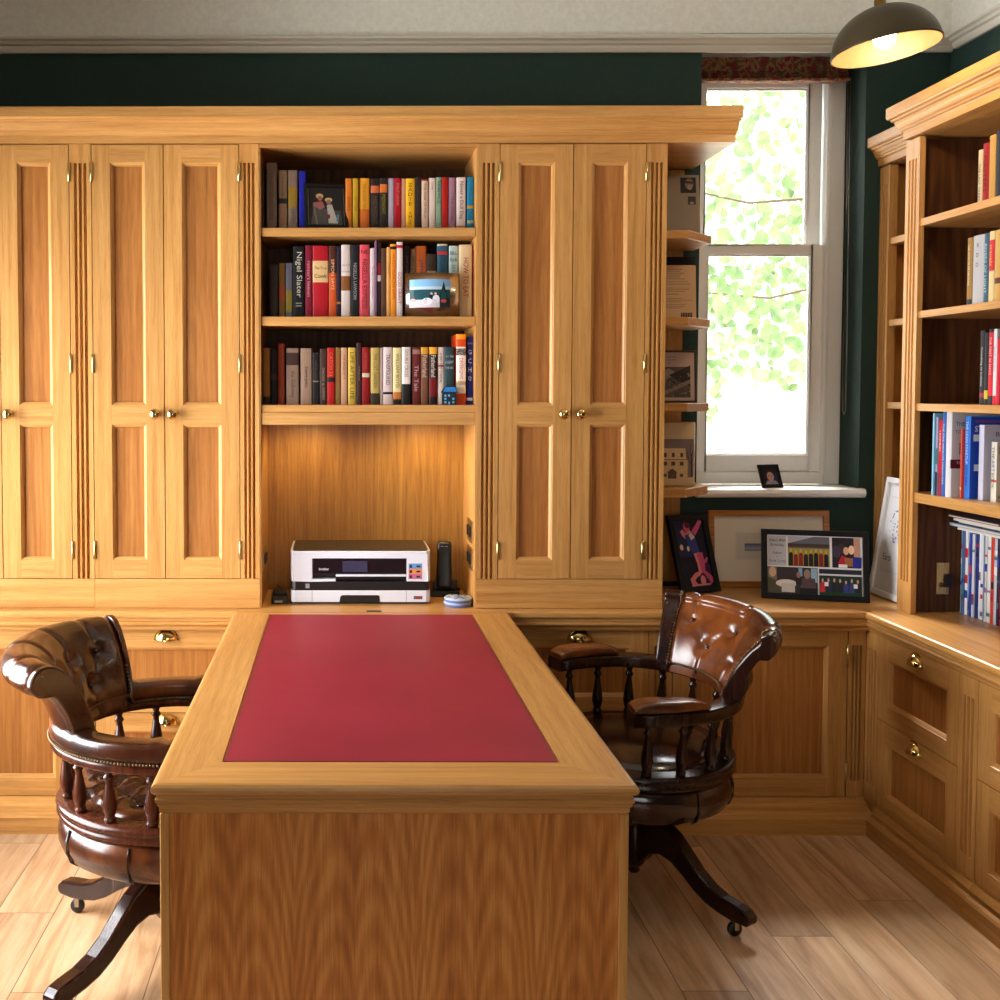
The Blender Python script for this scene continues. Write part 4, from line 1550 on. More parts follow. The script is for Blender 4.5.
        (-0.0706, -0.0463, 0.1905, (62, 40, 30), [('t', 'SNOW & ASHES', (150, 130, 112), 0.05, 0.7, 0.36, 0)], 'dark brown book with broken white lettering, lowest bookshelf'),
        (-0.0451, -0.0191, 0.1938, (172, 20, 16), [('t', 'CATCH 22', (224, 120, 60), 0.5, 0.92, 0.4, 0), ('b', (30, 16, 14), 0.4, 0.48)], 'red book with a small dark figure on its spine, lowest bookshelf'),
        (-0.0183, 0.0002, 0.1946, (128, 98, 44), [('t', 'BERLIN DAYS', (190, 70, 30), 0.3, 0.9, 0.5, 0)], 'olive brown book with orange lettering, lowest bookshelf'),
        (0.0019, 0.0229, 0.1946, (190, 142, 110), [('t', 'THE SENSE OF IT', (130, 70, 56), 0.4, 0.92, 0.3, 0)], 'pinkish tan book left of the yellow patterned one, lowest bookshelf'),
        (0.0262, 0.0529, 0.1946, (196, 164, 62), [('t', 'LIFE AFTER LIFE', (90, 72, 20), 0.1, 0.92, 0.5, 0)], 'yellow patterned book with dark edges, lowest bookshelf'),
        (0.055, 0.0715, 0.2111, (58, 28, 24), [('t', 'A Perfect Spy', (150, 130, 126), 0.2, 0.8, 0.4, 0)], 'tall thin dark maroon book on the lowest bookshelf'),
        (0.0731, 0.1003, 0.1954, (134, 10, 14), [('b', (190, 180, 150), 0.48, 0.55), ('t', 'THE SWAN', (190, 80, 60), 0.62, 0.92, 0.3, 0)], 'crimson book with a round pale emblem, lowest bookshelf'),
        (0.1037, 0.1342, 0.1943, (176, 150, 80), [('b', (54, 40, 26), 0.0, 0.2), ('t', 'THE LOST GARDEN', (100, 80, 40), 0.3, 0.9, 0.4, 0)], 'sand coloured book with a dark foot, centre of the lowest bookshelf'),
        (0.135, 0.1441, 0.1943, (180, 160, 150), [], 'very thin grey book in the centre of the lowest bookshelf'),
        (0.1457, 0.1787, 0.196, (206, 184, 180), [('t', 'TRANSFIGURED', (64, 48, 60), 0.34, 0.88, 0.4, 0), ('b', (24, 18, 22), 0.18, 0.22)], 'pale pink white book with a small dark bar, lowest bookshelf'),
        (0.1803, 0.2083, 0.1943, (216, 198, 138), [('t', 'WILLIAM BOYD', (110, 90, 50), 0.3, 0.9, 0.4, 0), ('b', (190, 112, 50), 0.08, 0.22), ('b', (30, 20, 20), 0.0, 0.1)], 'pale yellow book with an orange foot, lowest bookshelf'),
        (0.21, 0.2396, 0.196, (222, 212, 206), [('b', (26, 20, 22), 0.0, 0.36), ('t', 'DOUBLE CROSS', (120, 84, 30), 0.48, 0.96, 0.6, 0)], 'white book with a black bottle shape at its foot, lowest bookshelf'),
        (0.2454, 0.2734, 0.196, (98, 30, 24), [('t', 'The Tale', (190, 150, 160), 0.2, 0.72, 0.5, 0), ('b', (150, 110, 100), 0.88, 0.96)], 'brick brown book with pale script, lowest bookshelf'),
        (0.275, 0.3014, 0.196, (112, 70, 48), [('b', (206, 146, 40), 0.88, 1.0), ('t', 'Fatherland', (206, 180, 160), 0.48, 0.86, 0.6, 0)], 'brown book with a yellow head, left of the similar black one'),
        (0.3039, 0.3302, 0.196, (34, 18, 16), [('b', (220, 156, 36), 0.88, 1.0), ('b', (110, 16, 16), 0.14, 0.46), ('t', 'Fatherland', (226, 206, 196), 0.48, 0.86, 0.6, 0)], 'black and red book with a yellow head, lowest bookshelf'),
        (0.3319, 0.3533, 0.196, (220, 202, 192), [('t', 'A VERY BRIEF SCANDAL', (60, 36, 30), 0.38, 0.9, 0.6, 0), ('b', (180, 50, 50), 0.66, 0.69)], 'white book with heavy dark lettering left of the blue house ornament'),
        (0.3549, 0.3895, 0.196, (40, 62, 66), [('h', 'ALL THE', (170, 180, 180), 0.84), ('h', 'LIGHT', (170, 180, 180), 0.74), ('h', 'WE SEE', (170, 180, 180), 0.64)], 'dark teal book behind the blue house ornament'),
        (0.3945, 0.4266, 0.2396, (206, 70, 20), [('b', (236, 146, 30), 0.93, 1.0), ('b', (240, 190, 60), 0.28, 0.34), ('b', (236, 228, 214), 0.16, 0.82), ('t', 'DIVERGING', (180, 40, 50), 0.36, 0.66, 0.5, 0), ('b', (20, 16, 16), 0.7, 0.8)], 'tall orange flame patterned book right of the blue house ornament'),
        (0.4307, 0.4525, 0.2314, (14, 34, 128), [('s', 'GCHQ', (196, 200, 214), 0.32, 0.84), ('h', 'spies', (150, 160, 190), 0.9), ('b', (220, 220, 226), 0.06, 0.1)], 'blue book with four spaced white capitals at the right end, lowest bookshelf'),
    ]),
]


def book(F, u0, u1, v0, h, depth, n0, color, marks, label, group, round_=.0):
    """a closed book: spine and boards, page block, printed bands (all one mesh), lettering as a part"""
    w = u1 - u0
    m = MB()
    mats = [ink(*color, rough=.5), M_PAPER]
    t = min(.0022, w * .16)
    bul = min(.004, w * .12)
    arc = [(u0 + w * (1 - math.cos(PI * k / 6)) / 2, n0 - bul + bul * math.sin(PI * k / 6)) for k in range(7)]
    out = [(u0, n0 - depth)] + arc + [(u1, n0 - depth), (u1 - t, n0 - depth)] + [(u1 - t, n0 - .006), (u0 + t, n0 - .006), (u0 + t, n0 - depth)]
    m.prism(out, lambda p, q, a: F(p, a, q), v0, v0 + h, 0)
    m.fbox(F, u0 + t, u1 - t, v0 + .003, v0 + h - .003, n0 - depth + .004, n0 - .006, 1)
    texts = []
    for k in marks:
        if k[0] == 'b':
            mats.append(ink(*k[1]))
            a, b = v0 + h * k[2], v0 + h * k[3]
            x0, x1 = (u0 + .0004, u1 - .0004)
            ar = [(u0 + w * (1 - math.cos(PI * q / 6)) / 2, n0 - bul + bul * math.sin(PI * q / 6) + .0003) for q in range(7)]
            for (p0, q0), (p1, q1) in zip(ar, ar[1:]):
                m.face([F(p0, a, q0), F(p1, a, q1), F(p1, b, q1), F(p0, b, q0)], len(mats) - 1)
        else:
            texts.append(k)
    o = m.build('book', mats)
    tag(o, label, 'book', group)
    ORG[o.name] = Vector((0, 0, 0))
    if texts:
        tm = MB()
        tmats = []
        FF = lambda u, v, n: F(u, v, n0 + n)
        for k in texts:
            tmats.append(ink(*k[2]))
            mi = len(tmats) - 1
            if k[0] == 't':
                L = (k[4] - k[3]) * h
                text_mb(k[1], FF, (u0 + u1) / 2, v0 + h * (k[3] + k[4]) / 2, 0, -1, L, w * k[5], mi, tm)
            elif k[0] == 's':
                nn = len(k[1])
                for i, ch in enumerate(k[1]):
                    vv = v0 + h * (k[4] - (k[4] - k[3]) * (i + .5) / nn)
                    text_mb(ch, FF, (u0 + u1) / 2, vv, 1, 0, w * .5, h * (k[4] - k[3]) / nn * .72, mi, tm)
            elif k[0] == 'h':
                text_mb(k[1], FF, (u0 + u1) / 2, v0 + h * k[3], 1, 0, w * .8, h * .055, mi, tm)
        tm.build('lettering', tmats, o, merge=False)
    return o


GN = {'top': 'books on the top shelf over the printer', 'mid': 'books on the middle shelf over the printer', 'low': 'books on the lowest shelf over the printer'}
rb = random.Random(3)
for nm, z, rows_ in SHELF_BOOKS:
    for (x0, x1, h, col, marks, label) in rows_:
        back = .0
        if nm == 'low' and 'flame' in label:
            back = -.012
        if nm == 'mid' and .17 < (x0 + x1) / 2 < .425 and z < 1.8 and x0 > .2:
            back = .03
        Y = 3.762 + back + rb.uniform(0, .006)
        F = south(0, Y, 0)
        book(F, x0, x1, z + .0003, h, min(.19, max(.13, h * .75)), 0, col, marks, label, GN[nm])


# --- books in the tall bookcase on the right wall: far edge y, thickness, height, depth, spine x
def side_book(yfar, t, z, h, depth, xs, col, marks, label, group, cover=None):
    F = west(xs, 0, 0)
    o = book(F, -yfar, -yfar + t, z, h, depth, 0, col, marks, label, group)
    if cover:
        G = south(0, yfar - t - .0004, 0)
        m = MB()
        mats = []
        for q, k in enumerate(cover):
            mats.append(ink(*k[1]))
            e = .0003 + .00012 * q
            if k[0] == 'r':
                _, _, a, b, c, d = k
                m.face([G(xs + depth * a, z + h * c, e), G(xs + depth * b, z + h * c, e), G(xs + depth * b, z + h * d, e), G(xs + depth * a, z + h * d, e)], len(mats) - 1)
            else:
                _, _, s, a, c, L, hh = k
                text_mb(s, lambda u, v, n, e=e: G(u, v, n + e - .0006), xs + depth * a, z + h * c, 1, 0, depth * L, h * hh, len(mats) - 1, m)
        m.build('cover_print', mats, o, merge=False)
    return o


T_ = lambda s, col, v0, v1, hh=.5: ('t', s, col, v0, v1, hh)
g1 = 'books on the top shelf of the tall bookcase'
z = 2.0354
side_book(3.372, .022, z, .168, .13, 1.93, (196, 176, 130), [T_('THE LAST TRAIN', (70, 60, 60), .1, .75)], 'cream book with dark lettering, first on the top shelf of the tall bookcase', g1)
side_book(3.349, .03, z, .182, .13, 1.93, (150, 20, 16), [T_('MASTERS', (90, 10, 10), .2, .8)], 'deep red book on the top shelf of the tall bookcase', g1)
side_book(3.316, .030, z, .198, .14, 1.93, (176, 132, 60), [], 'tan book left of the black one, top shelf of the tall bookcase', g1)
side_book(3.283, .040, z, .205, .15, 1.93, (14, 14, 18), [], 'thick black book on the top shelf of the tall bookcase', g1)
side_book(3.232, .022, z, .20, .15, 1.93, (168, 160, 150), [T_('ATLAS', (90, 90, 100), .2, .8)], 'grey book right of the thick black one, top shelf of the tall bookcase', g1)
g2 = 'books on the second shelf of the tall bookcase'
z = 1.7364
side_book(3.41, .026, z, .208, .14, 1.925, (150, 110, 44), [T_('THE WEALTH OF NATIONS', (226, 214, 180), .3, .9, .4), ('b', (40, 50, 60), 0, .1)], 'ochre book at the far end, second shelf of the tall bookcase', g2)
side_book(3.382, .058, z, .210, .15, 1.925, (170, 168, 170), [('h', 'II', (80, 66, 50), .86), ('h', 'D', (80, 66, 50), .72), ('h', 'D', (80, 66, 50), .58)], 'wide pale grey book with big brown capitals, second shelf of the tall bookcase', g2)
side_book(3.322, .024, z, .21, .15, 1.925, (52, 84, 100), [T_('RIVERS OF LIGHT', (160, 190, 200), .15, .85)], 'teal blue book beside the wide pale grey one, second shelf of the tall bookcase', g2)
side_book(3.296, .026, z, .212, .15, 1.925, (206, 184, 130), [('b', (190, 40, 50), .45, .88), T_('travels', (240, 170, 70), .48, .86)], 'cream book with a red spine label, second shelf of the tall bookcase', g2)
side_book(3.268, .030, z, .212, .15, 1.925, (190, 150, 80), [('b', (90, 44, 24), .26, .34)], 'sandy book with a brown mark, second shelf of the tall bookcase', g2)
side_book(3.236, .03, z, .215, .15, 1.925, (24, 24, 34), [('b', (170, 190, 220), .55, 1.)], 'black book with a sky blue top half, second shelf of the tall bookcase', g2)
g3 = 'books on the third shelf of the tall bookcase'
z = 1.4354
side_book(3.338, .022, z, .222, .15, 1.93, (30, 26, 30), [T_('Consulting on business', (206, 200, 200), .25, .78), ('b', (150, 24, 70), .1, .16)], 'black book with slanted white title, far end, third shelf of the tall bookcase', g3)
side_book(3.314, .018, z, .215, .15, 1.93, (20, 20, 22), [('b', (190, 170, 40), .08, .2)], 'black book with yellow marks, second on the third shelf of the tall bookcase', g3)
side_book(3.294, .022, z, .224, .15, 1.93, (22, 20, 22), [('b', (196, 24, 40), .12, .96), T_('THE FIRST 90 DAYS', (236, 170, 170), .4, .9)], 'black edged red book on the third shelf of the tall bookcase', g3)
side_book(3.27, .016, z, .224, .15, 1.93, (206, 206, 206), [('b', (196, 16, 40), 0, .12), T_('EXPLAINED', (120, 150, 160), .3, .9)], 'white book with a red foot on the third shelf of the tall bookcase', g3)
side_book(3.253, .016, z, .195, .15, 1.93, (192, 16, 44), [], 'shorter red book on the third shelf of the tall bookcase', g3)
side_book(3.235, .034, z, .215, .15, 1.93, (26, 24, 40), [('b', (170, 30, 30), .6, .66)], 'dark navy book at the photo edge, third shelf of the tall bookcase', g3)
g4 = 'books on the fourth shelf of the tall bookcase'
z = 1.1434
side_book(3.532, .009, z, .262, .17, 1.897, (130, 190, 216), [], 'thin light blue book at the far end, fourth shelf of the tall bookcase', g4)
side_book(3.521, .010, z, .25, .17, 1.902, (168, 160, 190), [('b', (40, 110, 110), .4, .6), ('b', (30, 30, 60), 0, .3)], 'thin lilac book beside the thin light blue one, fourth shelf of the tall bookcase', g4)
side_book(3.509, .018, z, .24, .17, 1.905, (196, 16, 40), [T_('LEADING', (240, 220, 220), .55, .9), ('b', (150, 40, 60), 0, .3)], 'red book left of the narrow blue one, fourth shelf of the tall bookcase', g4)
side_book(3.489, .017, z, .268, .19, 1.905, (40, 92, 170), [T_('THE FIVE MINUTE MANAGER', (180, 210, 236), .1, .9)], 'narrow blue book left of the big white one, fourth shelf of the tall bookcase', g4)
side_book(3.47, .030, z, .268, .22, 1.905, (206, 204, 206), [], 'large white book with a maroon band, fourth shelf of the tall bookcase', g4,
          [('r', (190, 186, 188), .02, .99, .01, .99), ('r', (84, 14, 34), .0, 1., .34, .445), ('x', (50, 50, 60), 'THE', .13, .86, .13, .045), ('x', (50, 50, 60), 'TO S', .13, .765, .14, .045), ('x', (220, 190, 196), 'The', .13, .405, .1, .03), ('r', (120, 116, 130), .12, .14, .5, .64), ('r', (120, 116, 130), .2, .34, .5, .515), ('r', (110, 106, 120), .3, .32, .48, .6)])
side_book(3.428, .007, z, .215, .16, 1.929, (222, 84, 62), [('b', (230, 210, 150), .12, .16)], 'very thin salmon book beside the bright blue one, fourth shelf of the tall bookcase', g4)
side_book(3.419, .029, z, .255, .17, 1.936, (52, 120, 214), [T_('THE LEAN STARTUP', (200, 226, 250), .42, .94, .42), T_('ERIC RIES', (20, 50, 130), .16, .4, .36)], 'bright blue book with white spine title, fourth shelf of the tall bookcase', g4,
          [('r', (26, 70, 176), .01, .99, .01, .99), ('x', (200, 80, 70), 'INTERNATIONAL', .35, .94, .5, .03), ('x', (230, 230, 240), 'STARTUP', .36, .85, .55, .07), ('r', (220, 224, 236), .06, .2, .7, .78), ('r', (220, 224, 236), .08, .2, .34, .42)])
side_book(3.372, .026, z, .23, .17, 1.952, (206, 206, 224), [], 'white book with grey capitals behind the small cream one, fourth shelf of the tall bookcase', g4,
          [('r', (196, 196, 214), .01, .99, .01, .99), ('x', (60, 60, 80), 'BEYOND', .5, .88, .6, .06), ('x', (60, 60, 80), 'the numbers', .5, .76, .6, .05)])
side_book(3.325, .03, z, .18, .14, 1.962, (222, 216, 200), [('t', 'THE', (90, 90, 90), .72, .92, .4), ('t', 'ART', (50, 70, 150), .5, .7, .45), ('t', 'BOOK', (40, 120, 100), .22, .48, .45), ('b', (200, 60, 70), .33, .37)], 'small cream book with coloured spine letters, fourth shelf of the tall bookcase', g4,
          [('r', (206, 198, 180), .01, .99, .01, .99), ('r', (110, 56, 24), .06, .9, .8, .93), ('r', (24, 20, 20), .1, .16, .2, .5), ('r', (24, 20, 20), .1, .5, .44, .48), ('r', (24, 20, 20), .4, .46, .2, .6), ('x', (70, 60, 60), 'PHAIDON', .3, .08, .5, .06)])

# magazines: upright in a row on the worktop, and a pile lying on top of them
rm = random.Random(9)
gm = 'magazines standing at the bottom of the tall bookcase'
cols = [(150, 180, 205, 'pale blue'), (70, 100, 140, 'slate blue'), (222, 224, 228, 'white'), (120, 150, 180, 'grey blue'), (30, 60, 160, 'royal blue'), (200, 205, 215, 'silver white'), (24, 44, 110, 'navy'), (226, 230, 236, 'bluish white'), (210, 214, 220, 'chalk white'), (60, 120, 150, 'teal'), (190, 196, 200, 'light grey'), (222, 220, 215, 'ivory'), (200, 60, 40, 'orange red'), (190, 190, 200, 'lilac grey'), (40, 40, 60, 'charcoal'), (150, 40, 50, 'wine red'), (90, 130, 170, 'denim blue'), (220, 220, 225, 'snow white'), (60, 60, 70, 'graphite'), (170, 60, 60, 'brick red')]
pos = ['first from the left', 'second from the left', 'third from the left', 'fourth from the left', 'fifth from the left', 'sixth from the left', 'seventh from the left', 'eighth from the left', 'ninth from the left', 'tenth from the left', 'eleventh from the left', 'twelfth from the left']
y = 3.645
for i in range(26):
    c = cols[i % len(cols)]
    t = rm.uniform(.010, .016)
    mk = []
    for q in range(3):
        a = rm.uniform(.03, .85)
        cc = rm.choice([(190, 30, 50), (30, 60, 150), (230, 230, 236), (60, 120, 110), (120, 100, 140), (20, 24, 40)])
        mk.append(('b', cc, a, a + rm.uniform(.02, .12)))
    lab = '%s magazine spine, %s among the upright magazines in the tall bookcase' % (c[3], pos[i]) if i < 12 else ('orange red magazine spine at the photo edge among the upright magazines' if i == 12 else '%s magazine spine at the right photo edge in the upright row' % c[3])
    if y > 3.425:
        side_book(y, t, ZT, .275 + rm.uniform(-.004, .004), .165, 2.055 + rm.uniform(0, .008), c[:3], mk, lab, gm)
    y -= t + .0012
zz = ZT + .2815
gp = 'magazines lying flat on the upright row'
plab = ['white magazine lying lowest of the flat pile on the upright magazines', 'pale blue magazine lying second lowest in the flat pile', 'dark magazine lying in the middle of the flat pile', 'white edged magazine lying second from the top of the flat pile', 'purple grey magazine lying topmost of the flat pile']
for i, (c, t, dx, dy) in enumerate((((226, 226, 230), .009, .0, .03), ((140, 160, 190), .01, -.01, .0), ((50, 60, 90), .007, .008, .02), ((214, 210, 214), .01, -.004, .012), ((96, 80, 100), .008, -.014, .0))):
    m = MB()
    x0 = 2.03 + dx
    y1 = 3.645 - dy
    m.box(x0, x0 + .196 - max(dx, 0), y1 - .28, y1, zz, zz + t * .28, 0)
    m.box(x0 + .001, x0 + .194 - max(dx, 0), y1 - .278, y1 - .001, zz + t * .28, zz + t * .72, 1)
    m.box(x0, x0 + .196 - max(dx, 0), y1 - .28, y1, zz + t * .72, zz + t, 0)
    tag(m.build('magazine', [ink(*c), M_PAPER]), plab[i], 'magazine', gp)
    zz += t + .0006

# books on the upper shelf of the corner bookcase
for i, (yf, t, c, lab) in enumerate(((3.985, .02, (24, 24, 30), 'black book with white dashes in the corner bookcase behind the fluted post'), (3.962, .022, (170, 170, 172), 'grey white book in the corner bookcase behind the fluted post'), (3.938, .03, (60, 50, 50), 'dark brown book in the corner bookcase, mostly hidden by the fluted post'))):
    side_book(yf, t, 2.0354, .225, .15, 2.04, c, [T_('BLACK & WHITE', (200, 200, 200), .1, .9)] if i == 0 else [], lab, 'books in the corner bookcase')
# ------------------------------------------------------------------ framed pictures
def ell(cx, cy, rx, ry, rot=0, k=14):
    c, s = math.cos(rot), math.sin(rot)
    return [(cx + rx * math.cos(2 * PI * i / k) * c - ry * math.sin(2 * PI * i / k) * s, cy + rx * math.cos(2 * PI * i / k) * s + ry * math.sin(2 * PI * i / k) * c) for i in range(k)]


def rect(x0, x1, y0, y1):
    return [(x0, y0), (x1, y0), (x1, y1), (x0, y1)]


def limb(pts, w):
    """ribbon along points, widths w"""
    L, R = [], []
    for i, p in enumerate(pts):
        a = pts[max(i - 1, 0)]
        b = pts[min(i + 1, len(pts) - 1)]
        dx, dy = b[0] - a[0], b[1] - a[1]
        l = math.hypot(dx, dy) or 1
        L.append((p[0] - dy / l * w[i], p[1] + dx / l * w[i]))
        R.append((p[0] + dy / l * w[i], p[1] - dx / l * w[i]))
    return L + R[::-1]


def print_mesh(name, shapes, F, parent, texts=(), local=True, rough=.6):
    """a printed sheet: flat coloured shapes stacked by hair-thin steps"""
    m = MB()
    mats = []
    seen = {}
    for i, (col, pts) in enumerate(shapes):
        if col not in seen:
            seen[col] = len(mats)
            mats.append(ink(*col, rough=rough))
        m.face([F(x, y, .0001 * (i + 1) ** .9) for x, y in pts], seen[col])
    top = .0001 * (len(shapes) + 2) ** .9
    for (s, col, x, y, L, h) in texts:
        if col not in seen:
            seen[col] = len(mats)
            mats.append(ink(*col, rough=rough))
        text_mb(s, lambda u, v, n: F(u, v, top), x, y, 1, 0, L, h, seen[col], m)
    return m.build(name, mats, parent, local=local, merge=False)


def picture(name, label, cat, W, H, border, depth, fmat, loc, yaw, lean, shapes, texts=(), mat_w=0.0, mat_col=None, group=None, bev=.002, strut=None):
    t = thing(name, label, cat, loc, (-lean, 0, yaw), group)
    F = lambda u, v, n: (u, -n, v)
    m = MB()
    b = border
    o = [(-W / 2, 0), (W / 2, 0), (W / 2, H), (-W / 2, H)]
    i_ = [(-W / 2 + b, b), (W / 2 - b, b), (W / 2 - b, H - b), (-W / 2 + b, H - b)]
    for k in range(4):
        j = (k + 1) % 4
        q = [o[k], o[j], i_[j], i_[k]]
        m.prism(q, lambda p, r, a: (p, a, r), 0, depth)
    m.build('frame', fmat, t, local=True, bevel=bev)
    m = MB()
    m.box(-W / 2 + b * .6, W / 2 - b * .6, depth * .75, depth * .98, b * .6, H - b * .6)
    m.build('backing_board', M_BLACK if strut else M_PAPER, t, local=True)
    dp = depth * .45
    G = lambda u, v, n: (u, dp - n, v)
    if mat_w:
        mm = MB()
        e = b - .001
        x0, x1, y0, y1 = -W / 2 + e, W / 2 - e, e, H - e
        mm.face([G(x0, y0, 0), G(x1, y0, 0), G(x1, y1, 0), G(x0, y1, 0)])
        mm.build('mount', ink(*mat_col), t, local=True)
    print_mesh('print', shapes, lambda u, v, n: G(u, v, n + .0006), t, texts)
    if strut:
        m = MB()
        m.box(-.012, .012, depth, depth + .004, H * .25, H * .6)
        m.build('strut', M_BLACK, t, local=True)
    return t


M_BLKFRAME = plain('black_picture_frame', rgb(12, 11, 12), .5, spec=.25)
M_WHTFRAME = plain('white_picture_frame', rgb(228, 228, 226), .4)

# gymnasts photograph, leaning back by the cupboard
W, H = .182, .29
sx, sy = W - .05, H - .05
P = lambda a, b: ((a - .5) * sx, .025 + b * sy)
sk, pk, nv = (222, 134, 140), (204, 84, 128), (52, 62, 140)
sh = [((16, 14, 34), rect(*[P(0, 0)[0], P(1, 0)[0], P(0, 0)[1], P(0, 1)[1]])),
      ((30, 36, 74), rect(P(.0, 0)[0], P(.45, 0)[0], P(0, .45)[1], P(0, 1)[1])),
      ((60, 28, 80), [P(.7, .12), P(.95, .0), P(1, .3), P(.75, .36)]),
      ((240, 200, 170), ell(*P(.13, .6), .008, .011)), ((220, 220, 200), ell(*P(.35, .575), .006, .01)),
      (pk, limb([P(.78, .38), P(.86, .36), P(.95, .42)], [0.0048, 0.0073, 0.0037])),
      (sk, limb([P(.36, .76), P(.28, .80), P(.22, .86)], [0.0108, 0.0097, 0.0073])),
      (pk, limb([P(.62, .8), P(.8, .9), P(.95, 1.0)], [0.0108, 0.0097, 0.0073])),
      ((206, 90, 120), ell(*P(.42, .9), .014, .02)), ((96, 36, 50), ell(*P(.46, .94), .013, .012)),
      (sk, limb([P(.45, .84), P(.5, .78)], [0.0097, 0.0121])),
      (nv, limb([P(.47, .80), P(.52, .66), P(.6, .5), P(.64, .45)], [0.0218, 0.0206, 0.0169, 0.0145])),
      ((210, 200, 180), limb([P(.5, .8), P(.58, .72)], [0.0085, 0.0108])),
      (sk, limb([P(.6, .5), P(.64, .34), P(.62, .18), P(.64, .12)], [0.0133, 0.0108, 0.0073, 0.0073])),
      (pk, limb([P(.7, .5), P(.74, .34), P(.72, .18), P(.74, .12)], [0.0145, 0.0121, 0.0073, 0.0073])),
      (sk, limb([P(.36, .0), P(.3, .1), P(.46, .17), P(.6, .19)], [0.0145, 0.0108, 0.0085, 0.0073])),
      (pk, limb([P(1.0, .04), P(.92, .12), P(.78, .19), P(.7, .2)], [0.0121, 0.0097, 0.0085, 0.0073])),
      ((90, 40, 40), ell(*P(.68, .11), .016, .02)), ((220, 140, 150), ell(*P(.66, .08), .012, .018)),
      (sk, rect(P(.38, 0)[0], P(.9, 0)[0], P(0, 0)[1], P(0, .03)[1]))]
picture('photo_frame', 'tall black framed photo of two gymnasts leaning beside the cupboard, above the dark chair', 'photo frame', W, H, .024, .016, M_BLKFRAME, (1.314, 3.975, ZT + .004), math.radians(24), math.radians(17), sh, group='framed pictures on the corner worktop', strut=1)

# oak framed small print in a wide cream mount
W, H = .452, .287
sh = [((214, 206, 188), rect(-.125, .125, .10, .205)), ((206, 198, 180), rect(-.12, .12, .105, .2)), ((120, 126, 142), rect(-.09, .09, .135, .163)), ((150, 152, 160), rect(-.09, .09, .14, .15)), ((92, 98, 118), rect(-.09, .09, .158, .163))]
picture('picture_frame', 'wide oak frame with cream mount leaning on the green wall under the window', 'picture frame', W, H, .022, .022, PAN['X'], (1.605, 4.092, ZT + .002), 0, math.radians(4), sh, mat_w=.1, mat_col=(224, 214, 194), group='framed pictures on the corner worktop')

# collage of birthday photographs
W, H = .352, .246
b_ = .02
x0, x1, y0, y1 = -W / 2 + b_, W / 2 - b_, b_, H - b_
w_, h_ = x1 - x0, y1 - y0
X = lambda a: x0 + a * w_
Y_ = lambda b: y0 + b * h_
sh = [((222, 222, 226), rect(x0, x1, y0, y1)), ((184, 184, 190), rect(X(.01), X(.205), Y_(.47), Y_(.985)))]


def crowd(ax, bx, ay, by, bg, n, seed, cols, heads=True, tall=.6):
    r = random.Random(seed)
    out = [(bg, rect(X(ax), X(bx), Y_(ay), Y_(by)))]
    for i in range(n):
        cx = X(ax + (bx - ax) * (i + .6) / (n + .3))
        hh = (by - ay) * h_ * r.uniform(tall * .85, tall)
        ww = (bx - ax) * w_ / n * .42
        c = r.choice(cols)
        yb = Y_(ay) + .001
        out.append((c, [(cx - ww, yb), (cx + ww, yb), (cx + ww * .95, yb + hh * .66), (cx + ww * .4, yb + hh * .76), (cx - ww * .4, yb + hh * .76), (cx - ww * .95, yb + hh * .66)]))
        out.append(((196, 150, 122), ell(cx, yb + hh * .86, ww * .42, hh * .12)))
    return out


sh += [((96, 96, 104), rect(X(.22), X(.66), Y_(.72), Y_(.985)))] + [((170, 170, 180), [(X(.22), Y_(.985)), (X(.5), Y_(.985)), (X(.22), Y_(.86))])] + crowd(.22, .66, .47, .78, (150, 140, 30), 8, 2, [(26, 22, 24), (30, 26, 30), (130, 30, 34), (20, 20, 26)], tall=1.0)
sh += [((70, 52, 44), rect(X(.22), X(.66), Y_(.8), Y_(.86)))]
sh += [((30, 28, 34), rect(X(.685), X(.975), Y_(.47), Y_(.985)))] + [((180, 140, 120), rect(X(.91), X(.975), Y_(.6), Y_(.985)))] + [((52, 40, 44), ell(X(.78), Y_(.8), .012, .018)), ((60, 50, 70), ell(X(.73), Y_(.74), .014, .022)), ((170, 24, 40), limb([(X(.78), Y_(.52)), (X(.82), Y_(.66))], [.012, .012])), ((206, 160, 130), ell(X(.83), Y_(.76), .009, .014)), ((150, 96, 60), limb([(X(.86), Y_(.5)), (X(.86), Y_(.64))], [.014, .014])), ((226, 190, 160), ell(X(.885), Y_(.78), .01, .016)), ((30, 40, 140), limb([(X(.94), Y_(.48)), (X(.945), Y_(.66))], [.014, .014])), ((226, 226, 230), rect(X(.75), X(.84), Y_(.475), Y_(.53)))]
sh += [((54, 44, 44), rect(X(.0), X(.53), Y_(.0), Y_(.45)))] + [((120, 160, 200), rect(X(.33), X(.37), Y_(.3), Y_(.44))), ((140, 170, 190), rect(X(.46), X(.525), Y_(.2), Y_(.44))), ((120, 110, 96), rect(X(0), X(.1), Y_(.1), Y_(.45))), ((78, 76, 58), [(X(0), Y_(0)), (X(.17), Y_(0)), (X(.12), Y_(.2)), (X(.0), Y_(.27))]), ((206, 170, 140), ell(X(.055), Y_(.36), .012, .018)), ((210, 200, 190), ell(X(.2), Y_(.17), .035, .014)), ((190, 184, 176), rect(X(.15), X(.29), Y_(.02), Y_(.17))), ((84, 66, 70), [(X(.34), Y_(.06)), (X(.52), Y_(.06)), (X(.5), Y_(.27)), (X(.37), Y_(.27))]), ((150, 120, 108), ell(X(.42), Y_(.34), .011, .017)), ((40, 34, 40), rect(X(.3), X(.36), Y_(.15), Y_(.28))), ((150, 110, 96), ell(X(.33), Y_(.32), .007, .011)), ((24, 22, 26), rect(X(.34), X(.53), Y_(0), Y_(.1)))]
